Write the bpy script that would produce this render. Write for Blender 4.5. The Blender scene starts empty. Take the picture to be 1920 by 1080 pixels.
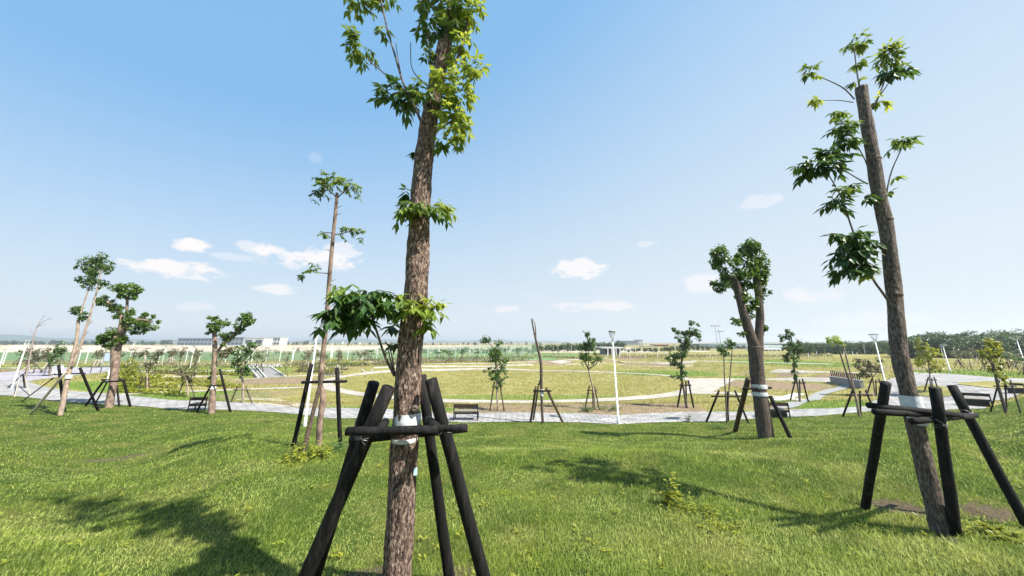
import bpy, math, random
import numpy as np
from mathutils import Vector, Matrix
rng = random.Random(7); NR = np.random.RandomState(11)
scene = bpy.context.scene
COL = scene.collection
# ------------------------------------------------------------ camera
E = 4.0                                   # eye height above datum
F, CX, CY = 600.0, 960.0, 502.0           # focal length / principal point in photo pixels (1920 wide)
PITCH = math.atan(140/600)
cd = bpy.data.cameras.new('camera'); cam = bpy.data.objects.new('camera', cd); COL.objects.link(cam)
cam.location = (0, 0, E); cam.rotation_euler = (math.pi/2+PITCH, 0, 0)
cd.sensor_width = 36; cd.lens = 36*F/1920; cd.shift_y = -(540-CY)/1920
cd.clip_start = .05; cd.clip_end = 30000
scene.camera = cam
# ------------------------------------------------------------ sun, sky, exposure
SUN_EL, SUN_TO = math.radians(52), Vector((-.87, .49, 0)).normalized()   # horizontal direction shadows fall
sd = bpy.data.lights.new('sun', 'SUN'); sun = bpy.data.objects.new('sun', sd); COL.objects.link(sun)
sd.energy = 5.0; sd.angle = math.radians(.6); sd.color = (1, .95, .86)
ldir = Vector((SUN_TO.x*math.cos(SUN_EL), SUN_TO.y*math.cos(SUN_EL), -math.sin(SUN_EL)))
sun.rotation_euler = ldir.to_track_quat('-Z', 'Y').to_euler()
world = bpy.data.worlds.new('World'); scene.world = world; world.use_nodes = True
W = world.node_tree; W.nodes.clear()
def WN(t, **k):
    n = W.nodes.new(t)
    for a, b in k.items(): setattr(n, a, b)
    return n
def wm(op, a, b=None, c=None, clamp=False):
    n = WN('ShaderNodeMath', operation=op); n.use_clamp = clamp
    for i, v in enumerate((a, b, c)):
        if v is None: continue
        if isinstance(v, (int, float)): n.inputs[i].default_value = v
        else: W.links.new(v, n.inputs[i])
    return n.outputs[0]
def wmix(f, a, b):
    n = WN('ShaderNodeMix', data_type='RGBA')
    for s, v in ((n.inputs[0], f), (n.inputs[6], a), (n.inputs[7], b)):
        if isinstance(v, tuple): s.default_value = (*v, 1)
        elif isinstance(v, (int, float)): s.default_value = v
        else: W.links.new(v, s)
    return n.outputs[2]
sky = WN('ShaderNodeTexSky', sky_type='NISHITA'); sky.sun_disc = False
sky.sun_elevation = SUN_EL; sky.sun_rotation = math.atan2(-SUN_TO.x, -SUN_TO.y)
sky.air_density = 1.0; sky.dust_density = .6; sky.ozone_density = 1.5; sky.altitude = 10
tc = WN('ShaderNodeTexCoord'); sx = WN('ShaderNodeSeparateXYZ'); W.links.new(tc.outputs['Generated'], sx.inputs[0])
X, Y, Z = sx.outputs
el = wm('ARCSINE', Z); az = wm('ARCTAN2', X, Y)
rgt = wm('MULTIPLY_ADD', X, .42, .5, True)
# pale humid air: white low down, and higher up towards the right (the sun's side)
lift = wm('MULTIPLY_ADD', wm('POWER', rgt, 1.8), 1.35, .46)
hz = wm('POWER', wm('SUBTRACT', 1.0, wm('DIVIDE', wm('MAXIMUM', el, 0.0), lift), None, True), 1.25)
hz = wm('MULTIPLY', hz, .92)
skyc = wmix(hz, wmix(.85, sky.outputs[0], (1.5, 3.2, 5.3)), (4.85, 5.2, 5.28))
nz = WN('ShaderNodeTexNoise'); nz.inputs['Scale'].default_value = 17; nz.inputs['Detail'].default_value = 6; nz.inputs['Roughness'].default_value = .6
vm = WN('ShaderNodeVectorMath', operation='MULTIPLY'); vm.inputs[1].default_value = (1, 1, 2.2)
W.links.new(tc.outputs['Generated'], vm.inputs[0]); W.links.new(vm.outputs[0], nz.inputs['Vector'])
nzv = wm('MULTIPLY_ADD', nz.outputs[0], 7.0, -3.3)
def pixdir(u, v):
    a = (u-CX)/F; b = (CY-v)/F
    return np.array([a, math.cos(PITCH)-math.sin(PITCH)*b, math.sin(PITCH)+math.cos(PITCH)*b])
clouds = [(340,507,82,15,.95),(364,460,34,10,.8),(470,466,26,10,.45),(575,483,80,17,.75),(640,470,30,16,.5),(522,543,38,9,.6),
          (1085,503,42,20,.7),(1118,573,70,9,.55),(948,580,18,7,.5),(1318,530,32,20,.5),(593,294,13,9,.12),(1425,378,38,10,.3),
          (1520,555,45,16,.4),(365,574,32,8,.35),(170,610,160,10,.22),(1215,457,22,5,.3),(470,485,60,8,.3),(1620,600,130,14,.25)]
cm = 0.0
for u, v, ru, rv, a in clouds:
    d = pixdir(u, v); d /= np.linalg.norm(d); a0 = math.atan2(d[0], d[1]); e0 = math.asin(d[2])
    d1 = pixdir(u+ru, v); d1 /= np.linalg.norm(d1); ra = abs(math.atan2(d1[0], d1[1])-a0)
    d2 = pixdir(u, v-rv); d2 /= np.linalg.norm(d2); re = abs(math.asin(d2[2])-e0)
    q = wm('ADD', wm('POWER', wm('ABSOLUTE', wm('DIVIDE', wm('SUBTRACT', az, a0), ra)), 2.0), wm('POWER', wm('ABSOLUTE', wm('DIVIDE', wm('SUBTRACT', el, e0), re)), 2.0))
    q = wm('ADD', q, nzv)
    m_ = wm('MULTIPLY', wm('SUBTRACT', 1.0, wm('DIVIDE', q, 1.7), None, True), 1.6, None, True)
    m_ = wm('MULTIPLY', m_, min(1.0, a*1.25))
    cm = m_ if isinstance(cm, float) else wm('MAXIMUM', cm, m_)
skyc = wmix(cm, skyc, (5.9, 5.7, 5.7))
bg = WN('ShaderNodeBackground'); bg.inputs[1].default_value = .080; W.links.new(skyc, bg.inputs[0])
wo = WN('ShaderNodeOutputWorld'); W.links.new(bg.outputs[0], wo.inputs[0])
vs = scene.view_settings; vs.view_transform = 'Standard'; vs.look = 'None'; vs.exposure = 1.12; vs.gamma = 1; vs.use_curve_mapping = False
scene.cycles.volume_bounces = 0

# ------------------------------------------------------------ geometry of the view, terrain
def tcam(u, v, y): return y/pixdir(u, v)[1]
def P(u, v, y):                            # the point seen at (u,v) on the plane at depth y
    d = pixdir(u, v); return Vector(d*(y/d[1]))+Vector((0, 0, E))
def onz(u, v, z):
    d = pixdir(u, v); return d[0]*(z-E)/d[2], d[1]*(z-E)/d[2]
def smooth(a, b, x):
    t = np.clip((x-a)/(b-a), 0, 1); return t*t*(3-2*t)
EDGE = [(0,741),(100,752),(160,757),(320,768),(620,786),(873,794),(1160,797),(1350,792),(1540,781),(1640,772),(1730,771),(1850,767),(1900,752),(1925,742)]
_e = [onz(u, v, .2) for u, v in EDGE]
_ph = np.array([-math.pi]+[-2.0]+[math.atan2(x, y) for x, y in _e]+[1.8, math.pi]); _re = np.array([34, 40]+[math.hypot(x, y) for x, y in _e]+[38, 34])
def RE(ph): return np.interp(ph, _ph, _re)
def wob(x, y): return .035*np.sin(x*1.3+1.7*np.sin(y*.7))+.03*np.sin(y*1.9+x*.6)+.012*np.sin(x*4.1+y*3.3)
def H(x, y):
    x = np.asarray(x, float); y = np.asarray(y, float)
    ph = np.arctan2(x, y); r = np.hypot(x, y); t = r/RE(ph)
    m = np.interp(t, [0, .1, .2, .3, .4, .5, .6, .75, .9, 1.0, 1.02], [2.35, 2.33, 2.05, 1.98, 1.9, 1.52, 1.12, .72, .42, .2, .2])
    k = 1-.58*smooth(.62, .85, -ph)*smooth(.1, .5, t)
    k = k*(1-.25*smooth(.85, .98, ph)*smooth(.2, .6, t))
    mound = .2+(m-.2)*k+wob(x, y)*np.clip((1-t)*4, 0, 1)
    far = 58-11*smooth(-2, -24, x)+4*smooth(0, 12, x)+30*smooth(20, 30, x)
    B = smooth(20.5, 28, y-.05*np.abs(x))*(1-smooth(0, 11, y-far))*smooth(-47, -36, x)*(1-smooth(34, 40, x-.0*y))
    base = .2-B*1.0+.05*smooth(60, 75, y)
    base = base+.06*np.sin(x*.35)*np.sin(y*.3)*np.clip((t-1.3)*2, 0, 1)*(B*.6+.4)
    return np.where(t < 1, mound, base)
def G(u, v, off=0.):                       # the point of the terrain seen at (u,v)
    d = pixdir(u, v); ts = np.concatenate([np.arange(.6, 12, .01), np.arange(12, 400, .05)])
    h = E+d[2]*ts-H(d[0]*ts, d[1]*ts); i = np.argmax(h < 0)
    if h[i] >= 0: t = (.25-E)/d[2]
    else: t = ts[i-1]+(ts[i]-ts[i-1])*h[i-1]/(h[i-1]-h[i])
    x, y = d[0]*t, d[1]*t
    return Vector((x, y, float(H(x, y))+off))
def wpx(w, u, v, y): return w*.5*tcam(u, v, y)/F/math.sqrt(1+((u-CX)/F)**2)   # half width of an upright thing w px wide
def inpoly(px, py, poly):
    ins = np.zeros(len(px), bool); n = len(poly); j = n-1
    for i in range(n):
        xi, yi = poly[i]; xj, yj = poly[j]
        c = ((yi > py) != (yj > py)) & (px < (xj-xi)*(py-yi)/((yj-yi) or 1e-9)+xi)
        ins ^= c; j = i
    return ins
PAVED = []                                # polygons of paving, kept clear of grass

# ------------------------------------------------------------ materials
def mat(name, c1, c2=None, c3=None, rough=.8, scale=8, stretch=(1,1,1), bump=.0, bscale=None, spec=.3, trans=0, metal=0, tint=0, detail=6, contrast=(.35,.65), tintcol=None, coord='Object'):
    m = bpy.data.materials.new(name); m.use_nodes = True; T = m.node_tree; N = T.nodes; L = T.links
    b = N['Principled BSDF']; b.inputs['Roughness'].default_value = rough; b.inputs['Specular IOR Level'].default_value = spec; b.inputs['Metallic'].default_value = metal
    t = N.new('ShaderNodeTexCoord'); mp = N.new('ShaderNodeMapping'); mp.inputs['Scale'].default_value = stretch
    L.new(t.outputs[coord], mp.inputs[0])
    n = N.new('ShaderNodeTexNoise'); n.inputs['Scale'].default_value = scale; n.inputs['Detail'].default_value = detail; n.inputs['Roughness'].default_value = .62
    L.new(mp.outputs[0], n.inputs['Vector'])
    r = N.new('ShaderNodeValToRGB'); r.color_ramp.elements[0].position = contrast[0]; r.color_ramp.elements[1].position = contrast[1]
    c2 = c2 or tuple(x*.75 for x in c1)
    r.color_ramp.elements[0].color = (*c2, 1); r.color_ramp.elements[1].color = (*c1, 1)
    if c3:
        e = r.color_ramp.elements.new((contrast[0]+contrast[1])/2); e.color = (*c3, 1)
    L.new(n.outputs[0], r.inputs[0]); out = r.outputs[0]
    if tint:                                # per-face value variation stored on the mesh
        a = N.new('ShaderNodeAttribute'); a.attribute_name = 'tint'
        mx = N.new('ShaderNodeMix'); mx.data_type = 'RGBA'; L.new(a.outputs['Fac'], mx.inputs[0]); L.new(out, mx.inputs[6]); mx.inputs[7].default_value = (*tintcol, 1)
        out = mx.outputs[2]
    L.new(out, b.inputs['Base Color'])
    if bump:
        n2 = N.new('ShaderNodeTexNoise'); n2.inputs['Scale'].default_value = bscale or scale*3; n2.inputs['Detail'].default_value = 6
        L.new(mp.outputs[0], n2.inputs['Vector'])
        bp = N.new('ShaderNodeBump'); bp.inputs['Strength'].default_value = 1; bp.inputs['Distance'].default_value = bump
        L.new(n2.outputs[0], bp.inputs['Height']); L.new(bp.outputs[0], b.inputs['Normal'])
    if trans:
        tr = N.new('ShaderNodeBsdfTranslucent'); L.new(out, tr.inputs[0])
        hs = N.new('ShaderNodeHueSaturation'); hs.inputs['Value'].default_value = 1.6; hs.inputs['Hue'].default_value = .485; L.new(out, hs.inputs['Color']); L.new(hs.outputs[0], tr.inputs[0])
        ms = N.new('ShaderNodeMixShader'); ms.inputs[0].default_value = trans
        L.new(b.outputs[0], ms.inputs[1]); L.new(tr.outputs[0], ms.inputs[2]); L.new(ms.outputs[0], N['Material Output'].inputs[0])
    return m
M = {}
M['bark'] = mat('bark', (.40,.31,.25), (.03,.02,.016), (.155,.10,.077), rough=.9, scale=44, stretch=(1.5,1.5,.55), bump=.02, bscale=70, contrast=(.38,.66))
M['bark_grey'] = mat('bark_grey', (.23,.18,.145), (.04,.032,.027), (.11,.085,.07), rough=.9, scale=34, stretch=(1.6,1.6,.5), bump=.015, bscale=50)
M['bark_brown'] = mat('bark_brown', (.17,.125,.098), (.035,.027,.023), (.09,.068,.055), rough=.9, scale=24, stretch=(1.5,1.5,.5), bump=.015)
M['bark_warm'] = mat('bark_warm', (.31,.225,.17), (.07,.05,.04), (.19,.135,.105), rough=.9, scale=9, stretch=(1,1,.5), bump=.01)
M['bark_pale'] = mat('bark_pale', (.42,.33,.26), (.17,.12,.09), rough=.9, scale=14, stretch=(1,1,.4), bump=.01)
M['bark_dark'] = mat('bark_dark', (.13,.10,.08), (.04,.03,.025), rough=.9, scale=14, bump=.01)
M['twig'] = mat('twig', (.16,.13,.11), (.07,.055,.05), rough=.8, scale=30)
M['deadwood'] = mat('deadwood', (.34,.27,.24), (.17,.13,.12), rough=.9, scale=12)
M['pole'] = mat('pole_black', (.062,.050,.046), (.003,.0028,.003), (.012,.0105,.0105), rough=.8, scale=11, stretch=(3,3,.22), bump=.006, bscale=26, spec=.25, contrast=(.38,.78))
M['pole_end'] = mat('pole_end', (.10,.08,.065), (.04,.033,.03), rough=.8, scale=30)
M['pole_brown'] = mat('pole_brown', (.12,.085,.06), (.045,.03,.025), rough=.85, scale=20)
M['pole_pale'] = mat('pole_pale', (.50,.45,.36), (.28,.24,.19), rough=.8, scale=16)
M['band'] = mat('cloth_band', (.66,.68,.68), (.45,.47,.48), rough=.85, scale=12, bump=.004)
M['rubber'] = mat('rubber', (.02,.02,.021), rough=.5, scale=10)
M['wire'] = mat('wire', (.35,.34,.33), (.2,.19,.18), rough=.4, metal=.8, scale=40)
M['tag'] = mat('tag', (.45,.66,.70), (.36,.56,.62), rough=.4, scale=30)
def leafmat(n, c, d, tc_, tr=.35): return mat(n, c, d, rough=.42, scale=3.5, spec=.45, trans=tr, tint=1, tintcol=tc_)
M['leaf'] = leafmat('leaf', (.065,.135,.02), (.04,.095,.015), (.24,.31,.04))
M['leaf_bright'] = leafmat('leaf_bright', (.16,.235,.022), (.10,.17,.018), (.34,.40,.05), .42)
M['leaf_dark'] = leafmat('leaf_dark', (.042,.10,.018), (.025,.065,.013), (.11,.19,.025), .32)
M['leaf_pad'] = leafmat('leaf_pad', (.06,.13,.018), (.03,.075,.012), (.16,.25,.03), .3)
M['leaf_mid'] = leafmat('leaf_mid', (.06,.125,.03), (.03,.075,.018), (.13,.2,.04), .3)
M['leaf_dry'] = leafmat('leaf_dry', (.12,.12,.05), (.08,.07,.035), (.18,.17,.08), .3)
M['leaf_yellow'] = leafmat('leaf_yellow', (.2,.23,.02), (.12,.15,.016), (.32,.33,.03), .4)
M['white_metal'] = mat('white_metal', (.72,.74,.74), (.6,.62,.62), rough=.4, scale=4)
M['grey_metal'] = mat('grey_metal', (.33,.36,.36), (.25,.27,.27), rough=.45, scale=8)
M['concrete'] = mat('concrete', (.50,.49,.46), (.36,.35,.33), rough=.9, scale=6, bump=.003)
M['concrete_dark'] = mat('concrete_dark', (.27,.27,.27), (.2,.2,.2), rough=.9, scale=5)
M['dark_wood'] = mat('dark_wood', (.055,.032,.022), (.03,.018,.013), rough=.6, scale=8, stretch=(.3,1,3))
M['weathered_wood'] = mat('weathered_wood', (.30,.25,.18), (.2,.165,.12), rough=.7, scale=8)
M['black_metal'] = mat('black_metal', (.025,.026,.03), (.02,.02,.02), rough=.4, scale=6)
M['maroon'] = mat('picket_paint', (.05,.022,.026), (.035,.016,.02), rough=.5, scale=6)

M['barren'] = mat('barren_ground', (.44,.385,.30), (.27,.235,.18), (.36,.315,.245), rough=.95, scale=.09, coord='Object')
def ground_mat(name, green1, green2, dry, soil, sc):
    m = bpy.data.materials.new(name); m.use_nodes = True; T = m.node_tree; N = T.nodes; L = T.links; b = N['Principled BSDF']
    b.inputs['Roughness'].default_value = .95; b.inputs['Specular IOR Level'].default_value = .1
    t = N.new('ShaderNodeTexCoord')
    def noise(s, d=6, st=None):
        n = N.new('ShaderNodeTexNoise'); n.inputs['Scale'].default_value = s; n.inputs['Detail'].default_value = d; n.inputs['Roughness'].default_value = .65
        L.new(t.outputs['Object'], n.inputs['Vector']); return n.outputs[0]
    def ramp(i, a, b_):
        r = N.new('ShaderNodeMapRange'); r.inputs[1].default_value = a; r.inputs[2].default_value = b_; L.new(i, r.inputs[0]); return r.outputs[0]
    def mix(f, a, b_):
        n = N.new('ShaderNodeMix'); n.data_type = 'RGBA'; L.new(f, n.inputs[0])
        for s, v in ((n.inputs[6], a), (n.inputs[7], b_)):
            if isinstance(v, tuple): s.default_value = (*v, 1)
            else: L.new(v, s)
        return n.outputs[2]
    c = mix(ramp(noise(sc*14, 8), .38, .62), green1, green2)
    c = mix(ramp(noise(sc*1.1, 7), .46, .62), c, dry)
    a = N.new('ShaderNodeAttribute'); a.attribute_name = 'soil'
    g = N.new('ShaderNodeAttribute'); g.attribute_name = 'lush'
    def m2(op, x, y):
        n = N.new('ShaderNodeMath'); n.operation = op; n.use_clamp = True
        for i, v in enumerate((x, y)):
            if isinstance(v, float): n.inputs[i].default_value = v
            else: L.new(v, n.inputs[i])
        return n.outputs[0]
    br = ramp(noise(sc*5, 8), .3, .7)
    c = mix(ramp(m2('ADD', g.outputs['Fac'], m2('MULTIPLY', br, .5)), .55, .85), c, mix(ramp(noise(sc*9, 6), .4, .6), (.085,.14,.022), (.13,.19,.04)))
    so = mix(ramp(noise(sc*7, 8), .35, .65), soil, tuple(x*.6 for x in soil))
    c = mix(ramp(m2('ADD', a.outputs['Fac'], m2('MULTIPLY', br, .5)), .5, .9), c, so)
    L.new(c, b.inputs['Base Color'])
    bp = N.new('ShaderNodeBump'); bp.inputs['Distance'].default_value = .05; L.new(noise(sc*20, 8), bp.inputs['Height']); L.new(bp.outputs[0], b.inputs['Normal'])
    return m
M['field'] = ground_mat('field_grass', (.165,.16,.045), (.235,.215,.07), (.28,.25,.105), (.26,.195,.13), .45)
M['lawn'] = ground_mat('lawn_soil', (.035,.062,.009), (.06,.095,.014), (.11,.115,.03), (.125,.098,.062), .8)
def pave_mat(name, c1, c2, joint, sz, mortar=.02):
    m = bpy.data.materials.new(name); m.use_nodes = True; T = m.node_tree; N = T.nodes; L = T.links; b = N['Principled BSDF']; b.inputs['Roughness'].default_value = .9; b.inputs['Specular IOR Level'].default_value = .15
    t = N.new('ShaderNodeTexCoord'); br = N.new('ShaderNodeTexBrick'); br.inputs['Scale'].default_value = 1; br.inputs['Mortar Size'].default_value = mortar
    br.inputs['Brick Width'].default_value = sz*2; br.inputs['Row Height'].default_value = sz; br.inputs['Color1'].default_value = (*c1, 1); br.inputs['Color2'].default_value = (*c2, 1); br.inputs['Mortar'].default_value = (*joint, 1)
    L.new(t.outputs['Object'], br.inputs['Vector'])
    n = N.new('ShaderNodeTexNoise'); n.inputs['Scale'].default_value = .7; n.inputs['Detail'].default_value = 8; n.inputs['Roughness'].default_value = .7; L.new(t.outputs['Object'], n.inputs['Vector'])
    r = N.new('ShaderNodeMapRange'); r.inputs[1].default_value = .35; r.inputs[2].default_value = .68; r.inputs[3].default_value = 1; r.inputs[4].default_value = .66; L.new(n.outputs[0], r.inputs[0])
    mx = N.new('ShaderNodeMix'); mx.data_type = 'RGBA'; mx.blend_type = 'MULTIPLY'; mx.inputs[0].default_value = 1; L.new(br.outputs[0], mx.inputs[6]); L.new(r.outputs[0], mx.inputs[7]); L.new(mx.outputs[2], b.inputs['Base Color'])
    return m
M['paving'] = pave_mat('grey_paving', (.42,.41,.40), (.29,.28,.28), (.19,.185,.18), .3, .035)
M['asphalt'] = pave_mat('purple_grey_paving', (.36,.34,.38), (.33,.31,.34), (.3,.28,.3), .5)
M['path'] = pave_mat('pale_path', (.42,.385,.335), (.37,.34,.295), (.33,.31,.27), .6)

# ------------------------------------------------------------ mesh building and tagging
def tag(o, label=None, cat=None, group=None, kind=None):
    if label: o['label'] = label
    if cat: o['category'] = cat
    if group: o['group'] = group
    if kind: o['kind'] = kind
    return o
def root(name, loc, label, cat, group=None, rz=0):
    o = bpy.data.objects.new(name, None); COL.objects.link(o); o.location = loc; o.rotation_euler.z = rz; o.empty_display_size = .2
    return tag(o, label, cat, group)
class MB:
    def __init__(s): s.v = []; s.f = []; s.t = []
    def box(s, c, d, rz=0, rot=None):
        R = rot or Matrix.Rotation(rz, 3, 'Z'); b = len(s.v)
        for i in range(8):
            p = Vector(((i & 1)-.5, ((i >> 1) & 1)-.5, (i >> 2)-.5)); p = Vector((p.x*d[0], p.y*d[1], p.z*d[2])); s.v.append(R @ p+Vector(c))
        for q in ((0,2,3,1),(4,5,7,6),(0,1,5,4),(2,6,7,3),(0,4,6,2),(1,3,7,5)): s.f.append([b+k for k in q])
        return s
    def tube(s, pts, rads, n=8, ridge=0., wob_=0., caps=True, seed=0):
        pts = [Vector(p) for p in pts]; b = len(s.v); rr = random.Random(seed)
        ph = [rr.uniform(0, 6.28) for _ in range(8)]; ref = None
        up = Vector((0, 1, 0))
        for i, p in enumerate(pts):
            d = (pts[min(i+1, len(pts)-1)]-pts[max(i-1, 0)]).normalized()
            if ref is None:
                ref = up if abs(d.dot(up)) < .9 else Vector((1, 0, 0))
            ref = (ref-d*ref.dot(d)).normalized(); bi = d.cross(ref)
            for k in range(n):
                a = 2*math.pi*k/n; r = rads[i]
                if ridge: r *= 1+ridge*(math.sin(a*9+ph[0]+math.sin(i*.23+ph[1])*1.5)*.35+math.sin(a*17+ph[2]+math.sin(i*.41+ph[3])*2)*.3+(rr.random()-.5)*1.1)
                if wob_: r *= 1+wob_*math.sin(a*2+i*.35+ph[4])+wob_*.7*math.sin(a*3+ph[5]-i*.2)
                s.v.append(p+ref*math.cos(a)*r+bi*math.sin(a)*r)
        for i in range(len(pts)-1):
            for k in range(n):
                k2 = (k+1) % n; s.f.append([b+i*n+k, b+i*n+k2, b+(i+1)*n+k2, b+(i+1)*n+k])
        if caps: s.f.append([b+k for k in range(n)][::-1]); s.f.append([b+(len(pts)-1)*n+k for k in range(n)])
        return s
    def build(s, name, m, parent=None, smooth_=False):
        me = bpy.data.meshes.new(name); off = Vector((0, 0, 0)); p = parent
        while p is not None: off = off+p.location; p = p.parent
        me.from_pydata([tuple(Vector(v)-off) for v in s.v], [], s.f); me.materials.append(m)
        if smooth_: me.polygons.foreach_set('use_smooth', [True]*len(me.polygons))
        if s.t and len(s.t) == len(s.f):
            a = me.attributes.new('tint', 'FLOAT', 'FACE'); a.data.foreach_set('value', s.t)
        me.update(); o = bpy.data.objects.new(name, me); COL.objects.link(o); o.parent = parent
        return o
def npmesh(name, V, Fa, m, tint=None, loops=None, smooth_=False, normals_up=False):
    """V (n,3); Fa list of (k, array) face arrays of the same corner count"""
    me = bpy.data.meshes.new(name); me.vertices.add(len(V)); me.vertices.foreach_set('co', V.astype(np.float32).ravel())
    idx = np.concatenate([a.ravel() for a in Fa]); cnt = np.concatenate([np.full(len(a), a.shape[1]) for a in Fa])
    me.loops.add(len(idx)); me.loops.foreach_set('vertex_index', idx.astype(np.int32)); me.polygons.add(len(cnt))
    st = np.concatenate([[0], np.cumsum(cnt)[:-1]]); me.polygons.foreach_set('loop_start', st.astype(np.int32)); me.polygons.foreach_set('loop_total', cnt.astype(np.int32))
    if smooth_: me.polygons.foreach_set('use_smooth', np.ones(len(cnt), bool))
    me.materials.append(m)
    if tint is not None:
        a = me.attributes.new('tint', 'FLOAT', 'FACE'); a.data.foreach_set('value', tint.astype(np.float32))
    me.update(); o = bpy.data.objects.new(name, me); COL.objects.link(o); return o
def catmull(p, n=6):
    p = [Vector(q) for q in p]; out = []
    for i in range(len(p)-1):
        a, b, c, d = p[max(i-1, 0)], p[i], p[i+1], p[min(i+2, len(p)-1)]
        for k in range(n):
            t = k/n; out.append(.5*((2*b)+(c-a)*t+(2*a-5*b+4*c-d)*t*t+(3*b-a-3*c+d)*t**3))
    out.append(p[-1]); return out

# ------------------------------------------------------------ the setting: terrain
def grid(name, xs, ys, m, hf, attrs=None):
    Xg, Yg = np.meshgrid(xs, ys); Zg = hf(Xg, Yg); V = np.stack([Xg.ravel(), Yg.ravel(), Zg.ravel()], 1)
    nx = len(xs); i = np.arange(len(ys)-1)[:, None]*nx+np.arange(nx-1)[None]; i = i.ravel()
    o = npmesh(name, V, [np.stack([i, i+1, i+nx+1, i+nx], 1)], m, smooth_=True)
    for k, fn in (attrs or {}).items():
        a = o.data.attributes.new(k, 'FLOAT', 'POINT'); a.data.foreach_set('value', fn(Xg.ravel(), Yg.ravel()).astype(np.float32))
    return o
def blobs(lst):
    L_ = []
    for u0, v0, ru, rv, s in lst:
        c = G(u0, v0); a = G(u0+ru, v0); b1 = G(u0, v0-rv); b2 = G(u0, v0+rv)
        L_.append((c.x, c.y, max(abs(a.x-c.x), .1), max(abs(b1.y-b2.y)/2, .1), s))
    def f(x, y):
        o = np.zeros(len(x))
        for cx, cy, rx, ry, s in L_: o = np.maximum(o, s*(1-smooth(.6, 1.15, np.sqrt(((x-cx)/rx)**2+((y-cy)/ry)**2))))
        return o
    return f
SOIL = blobs([(540,714,110,7,1),(1130,760,110,9,.9),(960,764,120,6,.8),(1450,722,120,10,1),(560,756,90,14,.75),(380,712,90,10,.5),(1230,758,80,9,.9),(1440,765,60,6,.6),
              (1200,684,180,3,.7),(1020,676,60,4,.8),(1180,672,60,5,.9),(1500,697,60,4,.9),(640,690,60,6,.4),(1560,705,60,6,.8),(30,694,60,5,1),(100,694,60,3,.6),(1690,690,90,5,.6),(1640,740,30,8,.6),(480,740,90,10,.5),(1400,700,60,3,.6)])
LUSH = blobs([(1350,776,420,7,1),(300,748,220,10,1),(620,768,330,6,.9),(1500,755,90,18,1),(1620,757,50,14,1),(1850,700,110,9,1),(1250,700,130,7,.6),(400,690,220,10,.5),(640,683,40,6,1),(1400,708,70,4,.7),
              (200,725,140,14,.9),(1000,745,260,6,.5),(1480,680,140,9,.6),(100,690,200,8,.6)])
def soil_f(x, y):
    r = np.hypot(x, y); s = SOIL(x, y)
    return np.maximum(s, .35*smooth(110, 170, y))
xs = np.unique(np.round(np.concatenate([np.arange(-60, 60.1, .6), np.arange(60, 200, 6), -np.arange(60, 200, 6), np.geomspace(200, 9000, 20), -np.geomspace(200, 9000, 20)]), 3))
ys = np.unique(np.round(np.concatenate([-np.geomspace(20, 9000, 14), np.arange(-20, 14, 2.), np.arange(14, 80, .4), np.arange(80, 200, 5), np.geomspace(200, 9000, 22)]), 3))
def Hbase(x, y):
    r = np.hypot(x, y); t = r/RE(np.arctan2(x, y)); return np.where(t < .985, np.minimum(H(x, y)-.12, .15), H(x, y))
gr = grid('ground', xs, ys, M['field'], Hbase, {'soil': soil_f, 'lush': LUSH}); tag(gr, kind='structure')
# the mown mound the camera stands on
na, nr = 420, 150
ph = np.linspace(-math.pi, math.pi, na+1); tt = np.concatenate([np.linspace(0, .5, 100)[1:], np.linspace(.5, 1.004, nr-99)[1:]])
PH, TT = np.meshgrid(ph[:-1], tt); R_ = TT*RE(PH); XX = (R_*np.sin(PH)).ravel(); YY = (R_*np.cos(PH)).ravel(); ZZ = H(XX, YY)+.012
V = np.vstack([np.stack([XX, YY, ZZ], 1), [[0, 0, float(H(0, 0.001))+.012]]]); nt = len(tt)
i, j = np.meshgrid(np.arange(nt-1), np.arange(na), indexing='ij'); i = i.ravel(); j = j.ravel(); j2 = (j+1) % na
q = np.stack([i*na+j, (i+1)*na+j, (i+1)*na+j2, i*na+j2], 1); k = np.arange(na); tri = np.stack([np.full(na, len(V)-1), k, (k+1) % na], 1)
lawn = npmesh('lawn', V, [q, tri], M['lawn'], smooth_=True); tag(lawn, kind='structure')
BARE = blobs([(1684,953,48,20,1.05),(1850,962,56,22,1.0),(1770,1015,30,14,.7),(690,1090,80,30,.8),(850,1095,50,24,.7),(185,865,30,5,.6),(55,850,26,6,.7),(240,858,24,5,.6),(1075,900,16,5,.6),(1250,836,22,3,.6),(860,1075,50,16,.6),(1370,808,20,4,.5),(590,850,45,6,.3),(420,1045,60,14,.35)])
a = lawn.data.attributes.new('soil', 'FLOAT', 'POINT'); a.data.foreach_set('value', BARE(V[:, 0], V[:, 1]).astype(np.float32))

# ------------------------------------------------------------ paving
def drape(name, polyA, polyB, m, off=.02, nx=60, ny=8, z=None, kind='structure', keep=True):
    A = [G(u, v) for u, v in polyA]; B = [G(u, v) for u, v in polyB]
    def res(L_):
        L_ = [Vector((p.x, p.y, 0)) for p in L_]; d = [0]
        for a_, b_ in zip(L_, L_[1:]): d.append(d[-1]+(b_-a_).length)
        s = np.linspace(0, d[-1], nx+1); return np.stack([np.interp(s, d, [p.x for p in L_]), np.interp(s, d, [p.y for p in L_])], 1)
    a_, b_ = res(A), res(B); w = np.linspace(0, 1, ny+1)[:, None, None]; g = a_[None]*(1-w)+b_[None]*w
    xx, yy = g[..., 0].ravel(), g[..., 1].ravel(); V = np.stack([xx, yy, np.maximum(H(xx, yy), Hbase(xx, yy))+off], 1)
    i = (np.arange(ny)[:, None]*(nx+1)+np.arange(nx)[None]).ravel(); o = npmesh(name, V, [np.stack([i, i+1, i+nx+2, i+nx+1], 1)], m, smooth_=True)
    if keep: PAVED.append([tuple(p) for p in a_]+[tuple(p) for p in b_[::-1]])
    return tag(o, kind=kind)
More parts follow.
